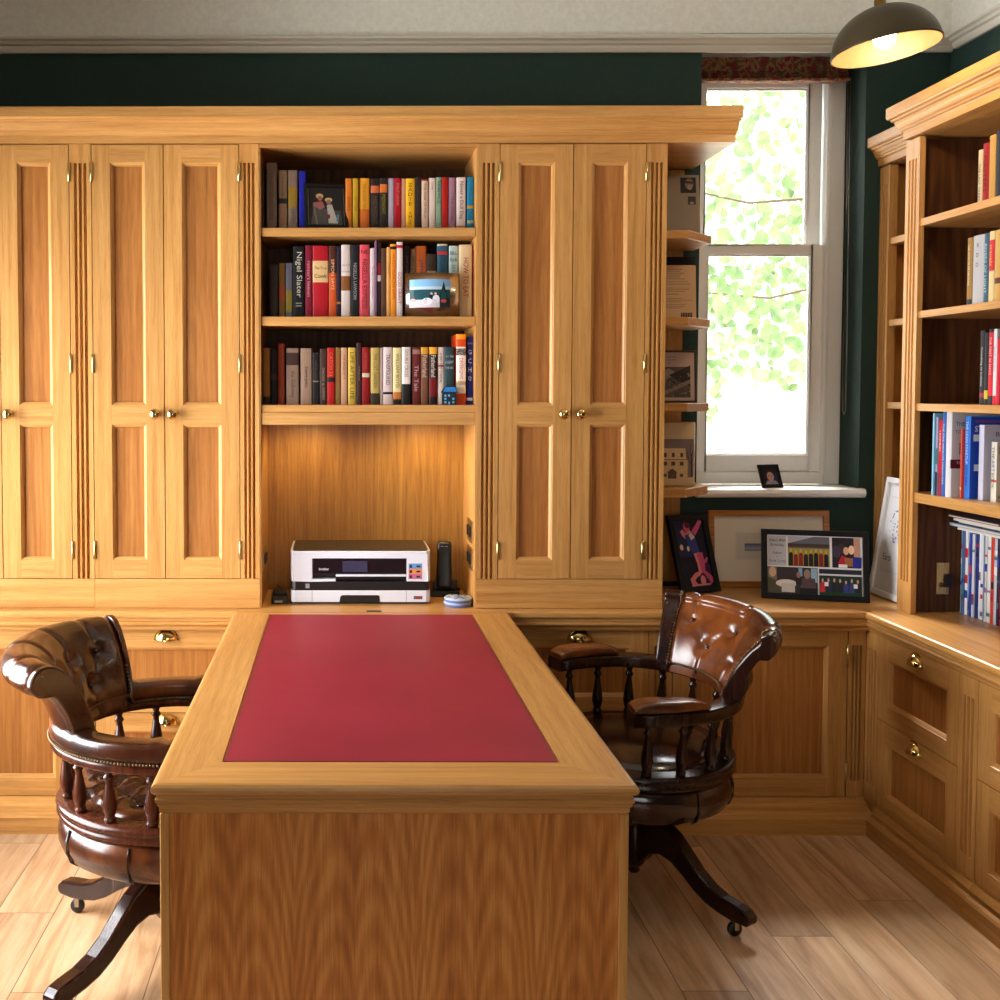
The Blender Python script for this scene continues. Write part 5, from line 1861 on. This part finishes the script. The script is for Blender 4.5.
sh += [((34, 36, 52), rect(X(.545), X(.985), Y_(.36), Y_(.44)))] + crowd(.545, .985, .0, .33, (24, 48, 44), 7, 5, [(40, 40, 70), (30, 30, 44), (190, 40, 50), (50, 60, 120)], tall=.9) + [((226, 226, 226), rect(X(.6), X(.64), Y_(.15), Y_(.22))), ((226, 226, 226), rect(X(.9), X(.94), Y_(.13), Y_(.2))), ((20, 56, 34), rect(X(.545), X(.985), Y_(0), Y_(.05)))]
tx = [("Alan's 80th", (24, 24, 30), X(.108), Y_(.91), .055, .013), ('Birthday', (24, 24, 30), X(.108), Y_(.82), .045, .014), ('Fulham', (70, 70, 76), X(.108), Y_(.69), .03, .009), ('v', (70, 70, 76), X(.108), Y_(.62), .005, .006), ('Derby County', (70, 70, 76), X(.108), Y_(.545), .054, .011)]
picture('photo_frame', 'wide black frame holding a collage of birthday group photos on the corner worktop', 'photo frame', W, H, .02, .016, M_BLKFRAME, (1.664, 3.836, ZT + .003), math.radians(-15.5), math.radians(13), sh, tx, group='framed pictures on the corner worktop', strut=1)

# white frame leaning on the corner bookcase
W, H = .29, .425
r = random.Random(4)
sh = [((216, 216, 220), rect(-.10, .10, .09, .36)), ((224, 224, 228), rect(-.095, .095, .095, .355))]
for k in range(70):
    a = r.uniform(0, 2 * PI)
    q = .075 * math.sqrt(r.random())
    sh.append(((110, 124, 176) if k % 3 else (80, 96, 150), ell(q * math.cos(a), .255 + q * math.sin(a) * 1.05, r.uniform(.002, .005), r.uniform(.002, .006), a, 6)))
picture('picture_frame', 'white framed drawing of a blue globe leaning in the corner behind the fluted post', 'picture frame', W, H, .02, .02, M_WHTFRAME, (1.925, 3.858, ZT + .004), math.radians(-90), math.radians(8.5), sh, [('Earth', (50, 50, 60), -.055, .142, .055, .024)], mat_w=.05, mat_col=(228, 228, 230), group='framed pictures on the corner worktop')

# little portrait on the window sill
sh = [((22, 20, 26), rect(-.04, .04, .006, .084)), ((40, 34, 40), rect(-.03, .03, .012, .076)), ((150, 150, 170), [(-.028, .014), (.03, .014), (.02, .028), (-.018, .028)]), ((60, 44, 40), ell(0, .05, .018, .021)), ((186, 146, 136), ell(0, .044, .0155, .0185)), ((50, 36, 36), ell(-.006, .047, .0028, .002, 0, 8)), ((50, 36, 36), ell(.006, .047, .0028, .002, 0, 8)), ((150, 90, 86), ell(0, .034, .004, .0013, 0, 8)), ((34, 50, 90), rect(.018, .03, .03, .06))]
picture('photo_frame', 'tiny black framed baby portrait on the white window sill', 'photo frame', .092, .092, .006, .008, M_BLKFRAME, (1.633, 4.145, 1.1118), math.radians(17), math.radians(21), sh, strut=1)

# brushed steel photo stand on the middle book shelf: a curved plate with a stuck-on photo
sp_ = thing('steel_photo_stand', 'curved brushed steel photo stand with a holiday snap on the middle bookshelf', 'photo stand', (.311, 3.742, 1.727))
m = MB()
rows = []
for k in range(25):
    t = -1 + 2 * k / 24
    x = .092 * t
    yy = -.03 * (1 - t * t)
    rows.append([(x, yy, .0), (x, yy, .146), (x, yy + .004, .146), (x, yy + .004, .0)])
m.grid(rows, 0, True, closed_u=True)
m.face(rows[0]); m.face(rows[-1])
m.build('plate', plain('dull_brushed_steel', rgb(170, 164, 154), .24, 1.0), sp_, local=True)


def curv(u, v, n):
    return (u, -.03 * (1 - (u / .092) ** 2) - .0006 - n, v)


def strip(col, x0, x1, y0, y1, k=10):
    return [(col, rect(x0 + (x1 - x0) * i / k, x0 + (x1 - x0) * (i + 1) / k, y0, y1)) for i in range(k)]


layers = [strip((60, 100, 120), -.078, .06, .028, .126)]
sh = strip((130, 180, 220), -.078, .058, .098, .124) + strip((190, 210, 226), -.078, .058, .086, .1) + strip((40, 78, 84), -.078, .058, .055, .09) + strip((40, 44, 56), .02, .058, .03, .06, 4) + strip((206, 200, 206), -.078, .022, .03, .056, 8)
sh += [((226, 170, 160), ell(-.066, .054, .009, .006)), ((230, 226, 232), ell(-.02, .05, .018, .012)), ((230, 226, 232), ell(.01, .058, .012, .014)), ((30, 34, 60), ell(-.008, .068, .005, .008)), ((220, 190, 170), ell(-.006, .076, .004, .004)), ((220, 190, 170), ell(.008, .076, .004, .004)), ((190, 90, 80), ell(.036, .052, .01, .006)), ((28, 50, 46), [(.02, .06), (.05, .06), (.036, .118)])]
m = MB()
mats, seen = [], {}
for i, (c, pts) in enumerate(sh):
    if c not in seen:
        seen[c] = len(mats)
        mats.append(ink(*c, rough=.2))
    m.face([curv(x, y, .00012 * (1 + i // 10)) for x, y in pts], seen[c])
m.build('photo', mats, sp_, local=True, merge=False)

# dark framed snapshot of a couple on the top book shelf
W, H = .15, .155
X0 = lambda a: -.055 + .11 * a
Y0 = lambda b: .012 + .125 * b
sh = [((30, 26, 24), rect(-.06, .06, .008, .147)), ((70, 66, 60), [(X0(0), Y0(0)), (X0(1), Y0(0)), (X0(.95), Y0(.4)), (X0(.1), Y0(.5))]), ((110, 100, 90), limb([(X0(.1), Y0(.6)), (X0(.2), Y0(.0))], [.003, .003])), ((150, 88, 86), [(X0(.1), Y0(.62)), (X0(.38), Y0(.66)), (X0(.46), Y0(.5)), (X0(.3), Y0(.42)), (X0(.12), Y0(.52))]), ((200, 170, 110), ell(X0(.3), Y0(.8), .013, .009)), ((150, 96, 70), ell(X0(.31), Y0(.74), .008, .009)), ((176, 172, 160), [(X0(.52), Y0(.56)), (X0(.68), Y0(.58)), (X0(.86), Y0(.05)), (X0(.56), Y0(.05))]), ((196, 170, 110), ell(X0(.58), Y0(.7), .013, .008)), ((150, 100, 80), ell(X0(.58), Y0(.64), .008, .009)), ((120, 26, 50), ell(X0(.56), Y0(.24), .006, .008)), ((90, 130, 150), limb([(X0(.84), Y0(.1)), (X0(.86), Y0(.3))], [.004, .004]))]
picture('photo_frame', 'dark framed snapshot of a couple in sun hats among the books on the top bookshelf', 'photo frame', W, H, .012, .012, M_BLKFRAME, (-.045, 3.742, 2.0232 + .003), math.radians(12), math.radians(9), sh, strut=None)

# small black house ornament with blue windows
ho = thing('house_ornament', 'small black house ornament with blue roof and windows on the lowest bookshelf', 'ornament', (.369, 3.732, 1.4293))
m = MB()
m.box(-.0245, .0245, 0, .014, 0, .041)
m.prism([(-.029, .0412), (.029, .0412), (.020, .062), (-.016, .062)], lambda p, q, a: (p, a, q), -.002, .016)
m.box(-.009, -.004, .004, .01, .062, .072)
m.box(-.01, -.003, .003, .011, .0722, .074)
m.build('body', M_BLACK, ho, local=True, bevel=.0008)
m = MB()
bl_ = []
for (x, z) in ((-.0135, .031), (-.0015, .0315), (-.0135, .0205), (.0135, .0205), (-.0135, .009), (.0135, .009)):
    m.box(x - .0034, x + .0034, -.0012, -.0002, z - .0034, z + .0034)
m.box(-.0035, .002, -.0012, -.0002, 0.001, .011)
m.build('window', ink(90, 176, 226), ho, local=True)
m = MB()
m.prism([(-.022, .044), (.026, .044), (.0185, .060), (-.013, .060)], lambda p, q, a: (p, a, q), -.0035, -.0022)
m.build('roof_front', ink(40, 120, 190), ho, local=True)

# ------------------------------------------------------------------ printer
pr_ = thing('printer', 'white and black inkjet printer on the worktop in the oak niche', 'printer', (.069, 3.775, ZT))
PW = .243


def slab(z0, z1, inset=0.0, y1=.27, ch=.03):
    w = PW - inset
    return [(-w + ch * .55, inset), (w - ch * .55, inset), (w - ch * .15, inset + ch * .2), (w, inset + ch), (w, y1), (-w, y1), (-w, inset + ch), (-w + ch * .15, inset + ch * .2)]


M_PRW = plain('printer_white', rgb(226, 228, 236), .4)
PP = lambda p, q, a: (p, q, a)
m = MB()
m.prism(slab(0, 0, .006), PP, .0, .006, 1)
m.prism(slab(0, 0), PP, .0065, .047, 0)
m.prism(slab(0, 0, .002), PP, .047, .078, 1)
# upper shell in pieces around the front recess
m.prism(slab(0, 0, .03), PP, .0785, .176, 1)
for (x0, x1, z0, z1) in ((-PW + .012, -.167, .0785, .176), (.16, PW - .012, .0785, .176), (-.167, .16, .158, .176), (-.167, -.085, .0785, .0865)):
    m.box(x0, x1, .0005, .04, z0, z1, 0)
for sg in (-1, 1):
    m.prism([(sg * (PW - .012), .0005), (sg * (PW - .0045), .006), (sg * PW, .03), (sg * PW, .27), (sg * (PW - .012), .27)], PP, .0785, .176, 0)
m.prism(slab(0, 0), PP, .1762, .183, 0)
m.build('body', [M_PRW, M_BLACK], pr_, local=True, bevel=.0015)
m = MB()
m.prism(slab(0, 0, .008, .262), PP, .1832, .1865)
m.build('scanner_lid', plain('printer_dark_lid', rgb(46, 42, 34), .3), pr_, local=True, bevel=.002)
m = MB()
m.box(-.084, -.083, .02, .25, .1866, .187)
m.box(.098, .099, .02, .25, .1866, .187)
m.build('lid_seam', M_BLACK, pr_, local=True)
m = MB()
m.box(-.166, .159, .004, .03, .103, .1575)
m.build('control_panel', M_GLOSSBLACK, pr_, local=True, bevel=.003)
m = MB()
m.box(-.062, .024, .0022, .0038, .111, .149)
m.build('touch_screen', plain('printer_screen', rgb(52, 54, 78), .1), pr_, local=True)
m = MB()
m.box(-.085, .159, .0, .012, .095, .1025)
m.build('output_bar', M_PRW, pr_, local=True, bevel=.002)
FPR = lambda u, v, n: (u, .0035 - n, v)
m = text_mb('brother', FPR, -.126, .121, 1, 0, .034, .009, 0, None, bold=.012)
m.build('logo', ink(220, 220, 228), pr_, local=True, merge=False)
m = MB()
for i, (c0, c1) in enumerate((((96, 150, 200), 0), ((226, 140, 80), 1), ((190, 110, 140), 2))):
    m.box(.166, .212, -.0004, .0003, .141 - .018 * i - .018, .141 - .018 * i - .0003, i)
for i in range(3):
    m.box(.170, .178, -.0007, -.0005, .138 - .018 * i - .012, .138 - .018 * i - .002, 3)
    m.box(.193, .206, -.0007, -.0005, .137 - .018 * i - .009, .137 - .018 * i - .003, 3)
m.build('feature_sticker', [ink(96, 150, 200), ink(226, 140, 80), ink(190, 110, 140), ink(36, 30, 50)], pr_, local=True)
m = MB()
m.box(-.067, .061, .0036, .0062, .0066, .029)
m.build('paper_tray', M_BLACK, pr_, local=True)
m = MB()
m.prism([(-.073, .0066), (.067, .0066), (.066, .026), (.061, .031), (-.063, .031), (-.069, .026)], lambda p, q, a: (p, a, q), -.0012, .0012)
m.build('tray_grip', M_BLACK, pr_, local=True)
m = MB()
m.box(-.1675, -.1665, -.0005, .001, .008, .046)
m.box(.158, .159, -.0005, .001, .008, .046)
m.build('panel_gap', ink(70, 72, 80), pr_, local=True)
m = MB()
m.box(-.190, -.176, .0006, .0018, .055, .07)
m.box(.184, .214, -.0006, .0004, .017, .028, 1)
m.box(.196, .206, -.001, -.0007, .0185, .0265, 2)
m.build('badge', [ink(150, 150, 160), ink(110, 84, 84), ink(170, 40, 50)], pr_, local=True)

# ------------------------------------------------------------------ cordless phone on its charging base
ph = thing('cordless_phone', 'black cordless phone standing in its base at the right of the printer', 'telephone', (.374, 3.945, ZT), (0, 0, math.radians(-8)))
m = MB()
m.prism([(-.052, -.042), (.052, -.042), (.056, -.036), (.056, .04), (.05, .046), (-.05, .046), (-.056, .04), (-.056, -.036)], PP, 0, .02)
m.prism([(-.04, -.01), (.046, -.01), (.046, .042), (-.04, .042)], PP, .0202, .05)
m.build('charging_base', M_BLACK, ph, local=True, bevel=.006)
m = MB()
rows = []
for z, w, t, y in ((.024, .025, .011, -.002), (.04, .0275, .0125, .0), (.09, .0275, .0125, .008), (.14, .026, .012, .016), (.18, .0265, .012, .022), (.192, .023, .010, .024)):
    rows.append([(w * math.copysign(abs(math.cos(a)) ** .45, math.cos(a)), -.012 + y + t * math.copysign(abs(math.sin(a)) ** .6, math.sin(a)), z) for a in [2 * PI * k / 24 for k in range(24)]])
m.grid(rows, 0, True, closed_u=True)
m.face(rows[0]); m.face(rows[-1])
hs = m.build('handset', M_BLACK, ph, local=True)
m = MB()
for i in range(4):
    for j in range(3):
        z = .06 + i * .012
        m.box(-.014 + j * .0105, -.0065 + j * .0105, -.0245 + z * .16, -.0225 + z * .16 - .001, z, z + .0075)
m.build('keypad', ink(40, 40, 44), hs, local=True)
m = MB()
m.box(-.012, .012, -.0025, -.0012, .171, .177)
m.build('maker_plate', ink(190, 190, 190), hs, local=True)

# ------------------------------------------------------------------ coasters, adapter, sockets
for i in range(4):
    m = MB()
    z0 = ZT + i * .0072
    cx, cy = .404 + (.001, -.0015, .0012, 0)[i], 3.757 + (0, .001, -.001, 0)[i]
    m.lathe([(.0, z0), (.046, z0), (.0475, z0 + .0015), (.0475, z0 + .0052), (.046, z0 + .0068), (.0, z0 + .0068)], (cx, cy, 0), 40, mi=0)
    if i == 3:
        r = random.Random(8)
        for k in range(60):
            a, q = r.uniform(0, 2 * PI), .042 * math.sqrt(r.random())
            pts = ell(cx + q * math.cos(a), cy + q * math.sin(a), r.uniform(.003, .008), r.uniform(.002, .004), r.uniform(0, 3), 8)
            m.face([(x, y, z0 + .00685 + .00004 * (k + 1)) for x, y in pts], 1 + k % 2)
    o = m.build('coaster', [ink(*((96, 116, 170), (176, 190, 216), (96, 116, 170), (176, 190, 216))[i]), ink(30, 30, 44), ink(226, 228, 232)], merge=False)
    tag(o, ['mid blue round coaster at the bottom of the stack beside the phone', 'pale blue round coaster second from the bottom of the stack', 'mid blue round coaster just under the patterned one', 'blue and black patterned round coaster on top of the stack'][i], 'coaster', 'coasters stacked by the phone')
ad = thing('power_adapter', 'small black power adapter with a cable lying left of the printer', 'adapter', (-.208, 3.80, ZT), (0, 0, math.radians(4)))
m = MB()
m.box(-.032, .026, -.03, .04, .0005, .03)
m.box(-.027, .021, -.022, .036, .0302, .045)
m.build('casing', M_BLACK, ad, local=True, bevel=.005)
m = MB()
m.box(-.022, .006, -.0308, -.0302, .006, .013)
m.build('rating_label', ink(200, 200, 196), ad, local=True)
m = MB()
m.tube([Vector((-.0, .042, .02)), Vector((.0, .08, .03)), Vector((-.01, .13, .04)), Vector((.0, .19, .02)), Vector((.0, .22, .008))], .0028, 8)
m.build('cable', M_BLACK, ad, local=True)
for nm, x, lab in (('plug_socket', .4533, 'brass plug socket on the right side wall of the printer niche'), ('plug_socket', -.2678, 'brass plug socket on the left side wall of the printer niche')):
    sg = -1 if x > 0 else 1
    for (z0, z1, cc) in (((.955, 1.03, 'upper'), (.862, .935, 'lower')) if x > 0 else ((.862, .93, ''),)):
        s = thing(nm, ('upper ' if cc == 'upper' else 'lower ' if cc == 'lower' else '') + lab, 'socket', (x, 3.80, z0))
        m = MB()
        xs_ = sorted((x, x + sg * .006))
        m.box(xs_[0], xs_[1], 3.735, 3.875, z0, z1)
        m.build('plate', M_HINGE, s, bevel=.002)
        m = MB()
        xs_ = sorted((x + sg * .0062, x + sg * .011))
        m.box(xs_[0], xs_[1], 3.76, 3.79, z0 + .02, z1 - .02)
        m.box(xs_[0], xs_[1], 3.82, 3.85, z0 + .02, z1 - .02)
        m.build('switch', M_BLACK, s)

# ------------------------------------------------------------------ things on the end shelves by the window
def cover_book(label, x0, x1, y, z, h, t, col, shapes, texts, lean=0.0):
    """a book standing with its back cover to the room"""
    o = thing('book', label, 'book', ((x0 + x1) / 2, y, z + t * math.sin(lean) + .0003), (-lean, 0, 0), 'books and pictures on the end shelves')
    w = (x1 - x0) / 2
    m = MB()
    m.box(-w, w, 0, .003, 0, h, 0)
    m.box(-w, w, t - .003, t, 0, h, 0)
    m.box(-w + .002, w - .004, .003, t - .003, .003, h - .003, 1)
    m.build('cover', [ink(*col), M_PAPER], o, local=True)
    print_mesh('cover_print', shapes, lambda u, v, n: (u, -.0003 - n, v), o, texts, rough=.5)
    return o


def lines_(x0, x1, y, n, dy, col, seed=0, h=.0022):
    r = random.Random(seed)
    return [(col, rect(x0, x0 + (x1 - x0) * r.uniform(.7, 1), y - i * dy, y - i * dy + h)) for i in range(n)]


sh = [((150, 130, 104), rect(.094, .1, .0, .23))] + lines_(-.09, -.02, .195, 5, .0085, (70, 60, 50), 1, .003) + lines_(-.09, -.02, .145, 8, .006, (116, 100, 82), 2) + lines_(-.09, -.02, .088, 3, .006, (116, 100, 82), 3)
sh += [((26, 22, 24), rect(.032, .088, .165, .222)), ((120, 96, 84), ell(.064, .198, .016, .021)), ((40, 32, 32), limb([(.05, .205), (.078, .203)], [.004, .004])), ((150, 120, 104), ell(.066, .186, .009, .01)), ((44, 36, 34), rect(.058, .086, .122, .152)), ((140, 124, 110), ell(.072, .128, .008, .005)), ((196, 160, 130), rect(.022, .082, .002, .016)), ((60, 50, 44), rect(.05, .08, .004, .014))]
cover_book('grey backed book with a small portrait photo on the highest end shelf', 1.098, 1.298, 4.0, 2.0243, .232, .026, (136, 122, 104), sh, [], math.radians(7))
sh = [((206, 172, 130), rect(-.095, .095, .004, .196))] + lines_(-.085, .085, .182, 6, .007, (120, 96, 84), 4) + lines_(-.085, .085, .138, 3, .006, (160, 130, 96), 5) + lines_(-.085, .08, .114, 3, .006, (160, 130, 96), 6) + lines_(-.08, .06, .092, 1, .006, (130, 104, 84), 7) + lines_(-.085, .085, .076, 3, .006, (160, 130, 96), 8) + lines_(-.085, .085, .054, 3, .006, (160, 130, 96), 9)
sh += [((70, 58, 50), rect(.04 + i * .006, .044 + i * .006, .006, .026)) for i in range(7)]
cover_book('pale tan backed book full of small print on the second end shelf', 1.092, 1.276, 3.975, 1.7293, .198, .022, (210, 176, 134), sh, [], math.radians(4))
cover_book('black book standing behind the pale tan one on the second end shelf', 1.10, 1.296, 4.04, 1.7293, .235, .03, (20, 18, 26), [((26, 26, 40), rect(-.09, .09, .01, .2))], [], math.radians(3))
W, H = .2, .19
r = random.Random(12)
sh = [((196, 176, 164), rect(-.093, .093, .008, .182)), ((90, 80, 72), rect(-.075, .078, .018, .13)), ((150, 138, 126), [(-.05, .1), (0, .125), (.03, .105), (-.01, .085)]), ((50, 44, 42), [(.0, .1), (.078, .135), (.078, .06), (.03, .08)]), ((40, 36, 34), rect(-.075, -.05, .018, .125)), ((130, 118, 106), [(-.07, .018), (.0, .05), (.078, .085), (.078, .07), (.0, .035), (-.04, .018)])]
for k in range(90):
    sh.append((r.choice([(40, 36, 34), (110, 100, 90), (150, 138, 124), (70, 62, 56)]), ell(r.uniform(-.06, .075), r.uniform(.022, .105), r.uniform(.002, .005), r.uniform(.001, .003), r.uniform(0, 3), 6)))
picture('picture_frame', 'small dark framed black and white landscape print on the third end shelf', 'picture frame', W, H, .007, .012, plain('dark_wood_frame', rgb(60, 38, 24), .4), (1.193, 3.995, 1.4345), 0, math.radians(5), sh, [('NEW YORK STATE', (90, 80, 74), .0, .165, .05, .006), ('HISTORICAL VIEW', (90, 80, 74), .0, .155, .05, .006), ('1890', (90, 80, 74), .0, .143, .02, .005)], group='books and pictures on the end shelves')

tn = thing('storage_tin', 'tall cream tin printed with a house and bare tree on the lowest end shelf', 'tin', (1.172, 3.935, 1.1393))
TW, TD, TH = .088, .06, .226
m = MB()


def oval(s=1.0):
    return [(TW * s * math.copysign(abs(math.cos(a)) ** .55, math.cos(a)), TD * s * math.copysign(abs(math.sin(a)) ** .55, math.sin(a))) for a in [2 * PI * k / 48 for k in range(48)]]


m.grid([[(x, y, z) for x, y in oval(s)] for s, z in ((.97, 0), (1, .004), (1, TH - .003), (.985, TH), (.93, TH), (.92, TH - .005))], 0, True, closed_u=True)
m.face([(x, y, 0) for x, y in oval(.97)])
m.face([(x, y, TH - .005) for x, y in oval(.92)])
m.build('body', ink(206, 184, 142, rough=.45), tn, local=True)


def tinF(u, v, n):
    # wraps the print round the front of the tin
    c = min(1, abs(u) / TW) ** (1 / .55)
    s = math.sqrt(max(0, 1 - c * c)) ** .55
    return (u, -TD * s - .0005 - n, v)


g_, k_ = (122, 108, 104), (52, 36, 34)
sh = []
for i in range(16):
    a, b = -.086 + .172 * i / 16, -.086 + .172 * (i + 1) / 16
    sh.append((g_, rect(a, b, .032, .168)))
for (x0, x1, z0, z1) in ((-.075, .052, .005, .095),):
    for i in range(10):
        a, b = x0 + (x1 - x0) * i / 10, x0 + (x1 - x0) * (i + 1) / 10
        sh.append(((198, 172, 126), rect(a, b, z0, z1)))
for i in range(8):
    a, b = -.07 + .112 * i / 8, -.07 + .112 * (i + 1) / 8
    sh.append(((206, 180, 134), [(a - .005 + .01 * i / 8, .095), (b - .005 + .01 * (i + 1) / 8, .095), (b, .135), (a, .135)]))
sh += [(k_, rect(-.075 + .0127 * i, -.0623 + .0127 * i, .0945, .0965)) for i in range(10)]
for x in (-.055, -.028, .0, .03):
    sh += [((70, 56, 60), rect(x - .005, x + .005, .104, .119)), ((80, 60, 56), rect(x - .007, x + .007, .074, .088)), ((90, 76, 60), rect(x - .006, x + .006, .034, .045))]
sh += [((84, 64, 52), rect(-.018, .012, .028, .05)), ((84, 64, 52), [(-.022, .05), (.016, .05), (-.003, .064)])]
tr_ = [limb([(.068, .035), (.067, .08), (.066, .115)], [.0035, .003, .002])]
for (a, b, c) in (((.067, .07), (.055, .1), (.05, .125)), ((.067, .085), (.078, .108), (.083, .125)), ((.066, .1), (.06, .125), (.062, .15)), ((.0665, .105), (.074, .13), (.076, .15)), ((.0665, .06), (.08, .075), (.085, .09)), ((.055, .1), (.047, .108), (.045, .118))):
    tr_.append(limb([a, b, c], [.0016, .0011, .0006]))
sh += [(k_, t) for t in tr_]
m = MB()
mats, seen = [], {}
for i, (c, pts) in enumerate(sh):
    if c not in seen:
        seen[c] = len(mats)
        mats.append(ink(*c))
    lay = 0 if i < 16 else (1 if i < 34 else 2)
    m.face([tinF(x, y, .0002 * (lay + 1)) for x, y in pts], seen[c])
m.build('house_print', mats, tn, local=True, merge=False)
# ------------------------------------------------------------------ light
w = bpy.data.worlds.new('overcast_sky')
SC.world = w
w.use_nodes = True
nt = w.node_tree
bg = nt.nodes['Background']
tcw = nt.nodes.new('ShaderNodeTexCoord')
sw = nt.nodes.new('ShaderNodeSeparateXYZ')
nt.links.new(tcw.outputs['Generated'], sw.inputs[0])
mr = nt.nodes.new('ShaderNodeMapRange')      # overcast sky: brighter overhead than at the horizon
mr.interpolation_type = 'SMOOTHSTEP'
for k, v in zip(('From Min', 'From Max', 'To Min', 'To Max'), (.05, .75, SKY, SKY * ZENITH)):
    mr.inputs[k].default_value = v
nt.links.new(sw.outputs[2], mr.inputs['Value'])
nt.links.new(mr.outputs[0], bg.inputs[1])
bg.inputs[0].default_value = (.95, .98, 1.0, 1)



def area(name, loc, rot, sx, sy, power, col=(1, 1, 1), portal=False, spread=PI):
    l = bpy.data.lights.new(name, 'AREA')
    l.shape = 'RECTANGLE'
    l.size, l.size_y = sx, sy
    l.energy = power
    l.color = col
    l.spread = spread
    if portal:
        l.cycles.is_portal = True
    o = bpy.data.objects.new(name, l)
    COL.objects.link(o)
    o.location = loc
    o.rotation_euler = rot
    return o


# daylight standing in the window openings
area('daylight_left_window', (XL - .18, (LW[0] + LW[1]) / 2, (LW[2] + LW[3]) / 2), (0, math.radians(-90), 0), LW[3] - LW[2], LW[1] - LW[0], P_LEFT, (.96, .97, 1.0))
area('daylight_front_window', (0, YF - .18, (FW[2] + FW[3]) / 2), (math.radians(90), 0, 0), FW[1] - FW[0], FW[3] - FW[2], P_FRONT, (1, .96, .9))
area('daylight_back_window', (1.64, 4.50, 1.93), (math.radians(-90), 0, 0), .55, 1.5, P_BACK, (.95, .98, 1.0))

# hazy sun behind thin cloud, coming through the back window
l = bpy.data.lights.new('hazy_sun', 'SUN')
l.energy = P_SUN
l.angle = math.radians(46)
l.color = (1, .95, .87)
o = bpy.data.objects.new('hazy_sun', l)
COL.objects.link(o)
o.location = (2.5, 12, 9)
o.rotation_euler = Vector((-.12, .52, .84)).to_track_quat('Z', 'Y').to_euler()

# small lamps behind the pelmet over the printer
for x in (-.12, .30):
    s = thing('puck_light', 'small round cabinet light hidden behind the pelmet above the printer', 'light', (x, 3.80, 1.385), group='cabinet lights over the printer')
    m = MB()
    m.lathe([(.0, .0195), (.03, .0195), (.03, .004), (.026, .0), (.0, .0)], seg=24)
    m.build('housing', M_STEEL, s, local=True)
    l = bpy.data.lights.new('puck_light_glow', 'SPOT')
    l.energy = P_PUCK
    l.color = (1, .72, .34)
    l.spot_size = math.radians(150)
    l.spot_blend = .8
    l.shadow_soft_size = .03
    o = bpy.data.objects.new('puck_light_glow', l)
    COL.objects.link(o)
    o.location = (x, 3.86, 1.375)
    o.rotation_euler = (math.radians(14), 0, 0)

# the pendant's bulb
l = bpy.data.lights.new('pendant_glow', 'POINT')
l.energy = P_PEND
l.color = (1, .8, .55)
l.shadow_soft_size = .035
o = bpy.data.objects.new('pendant_glow', l)
COL.objects.link(o)
o.location = lamp.location + Vector((.0, 0, -.012))

# ------------------------------------------------------------------ camera
cam = bpy.data.cameras.new('camera')
cam.sensor_width = 36
cam.sensor_fit = 'HORIZONTAL'
cam.lens = 36 * 1.1
cam.shift_x = .165
cam.shift_y = -.065
cam.clip_start = .05
co = bpy.data.objects.new('camera', cam)
COL.objects.link(co)
co.location = (0, 0, 1.48)
co.rotation_euler = (math.radians(90 - 2.35), 0, .005)
SC.camera = co
SC.view_settings.view_transform = 'Standard'
SC.view_settings.look = 'None'
SC.view_settings.gamma = 1
SC.view_settings.use_curve_mapping = False
SC.view_settings.exposure = EXPO
SC.cycles.use_denoising = True
SC.cycles.max_bounces = 10
SC.cycles.diffuse_bounces = 3
SC.cycles.transparent_max_bounces = 12
SC.cycles.caustics_reflective = False
SC.cycles.caustics_refractive = False
SC.cycles.sample_clamp_indirect = 6
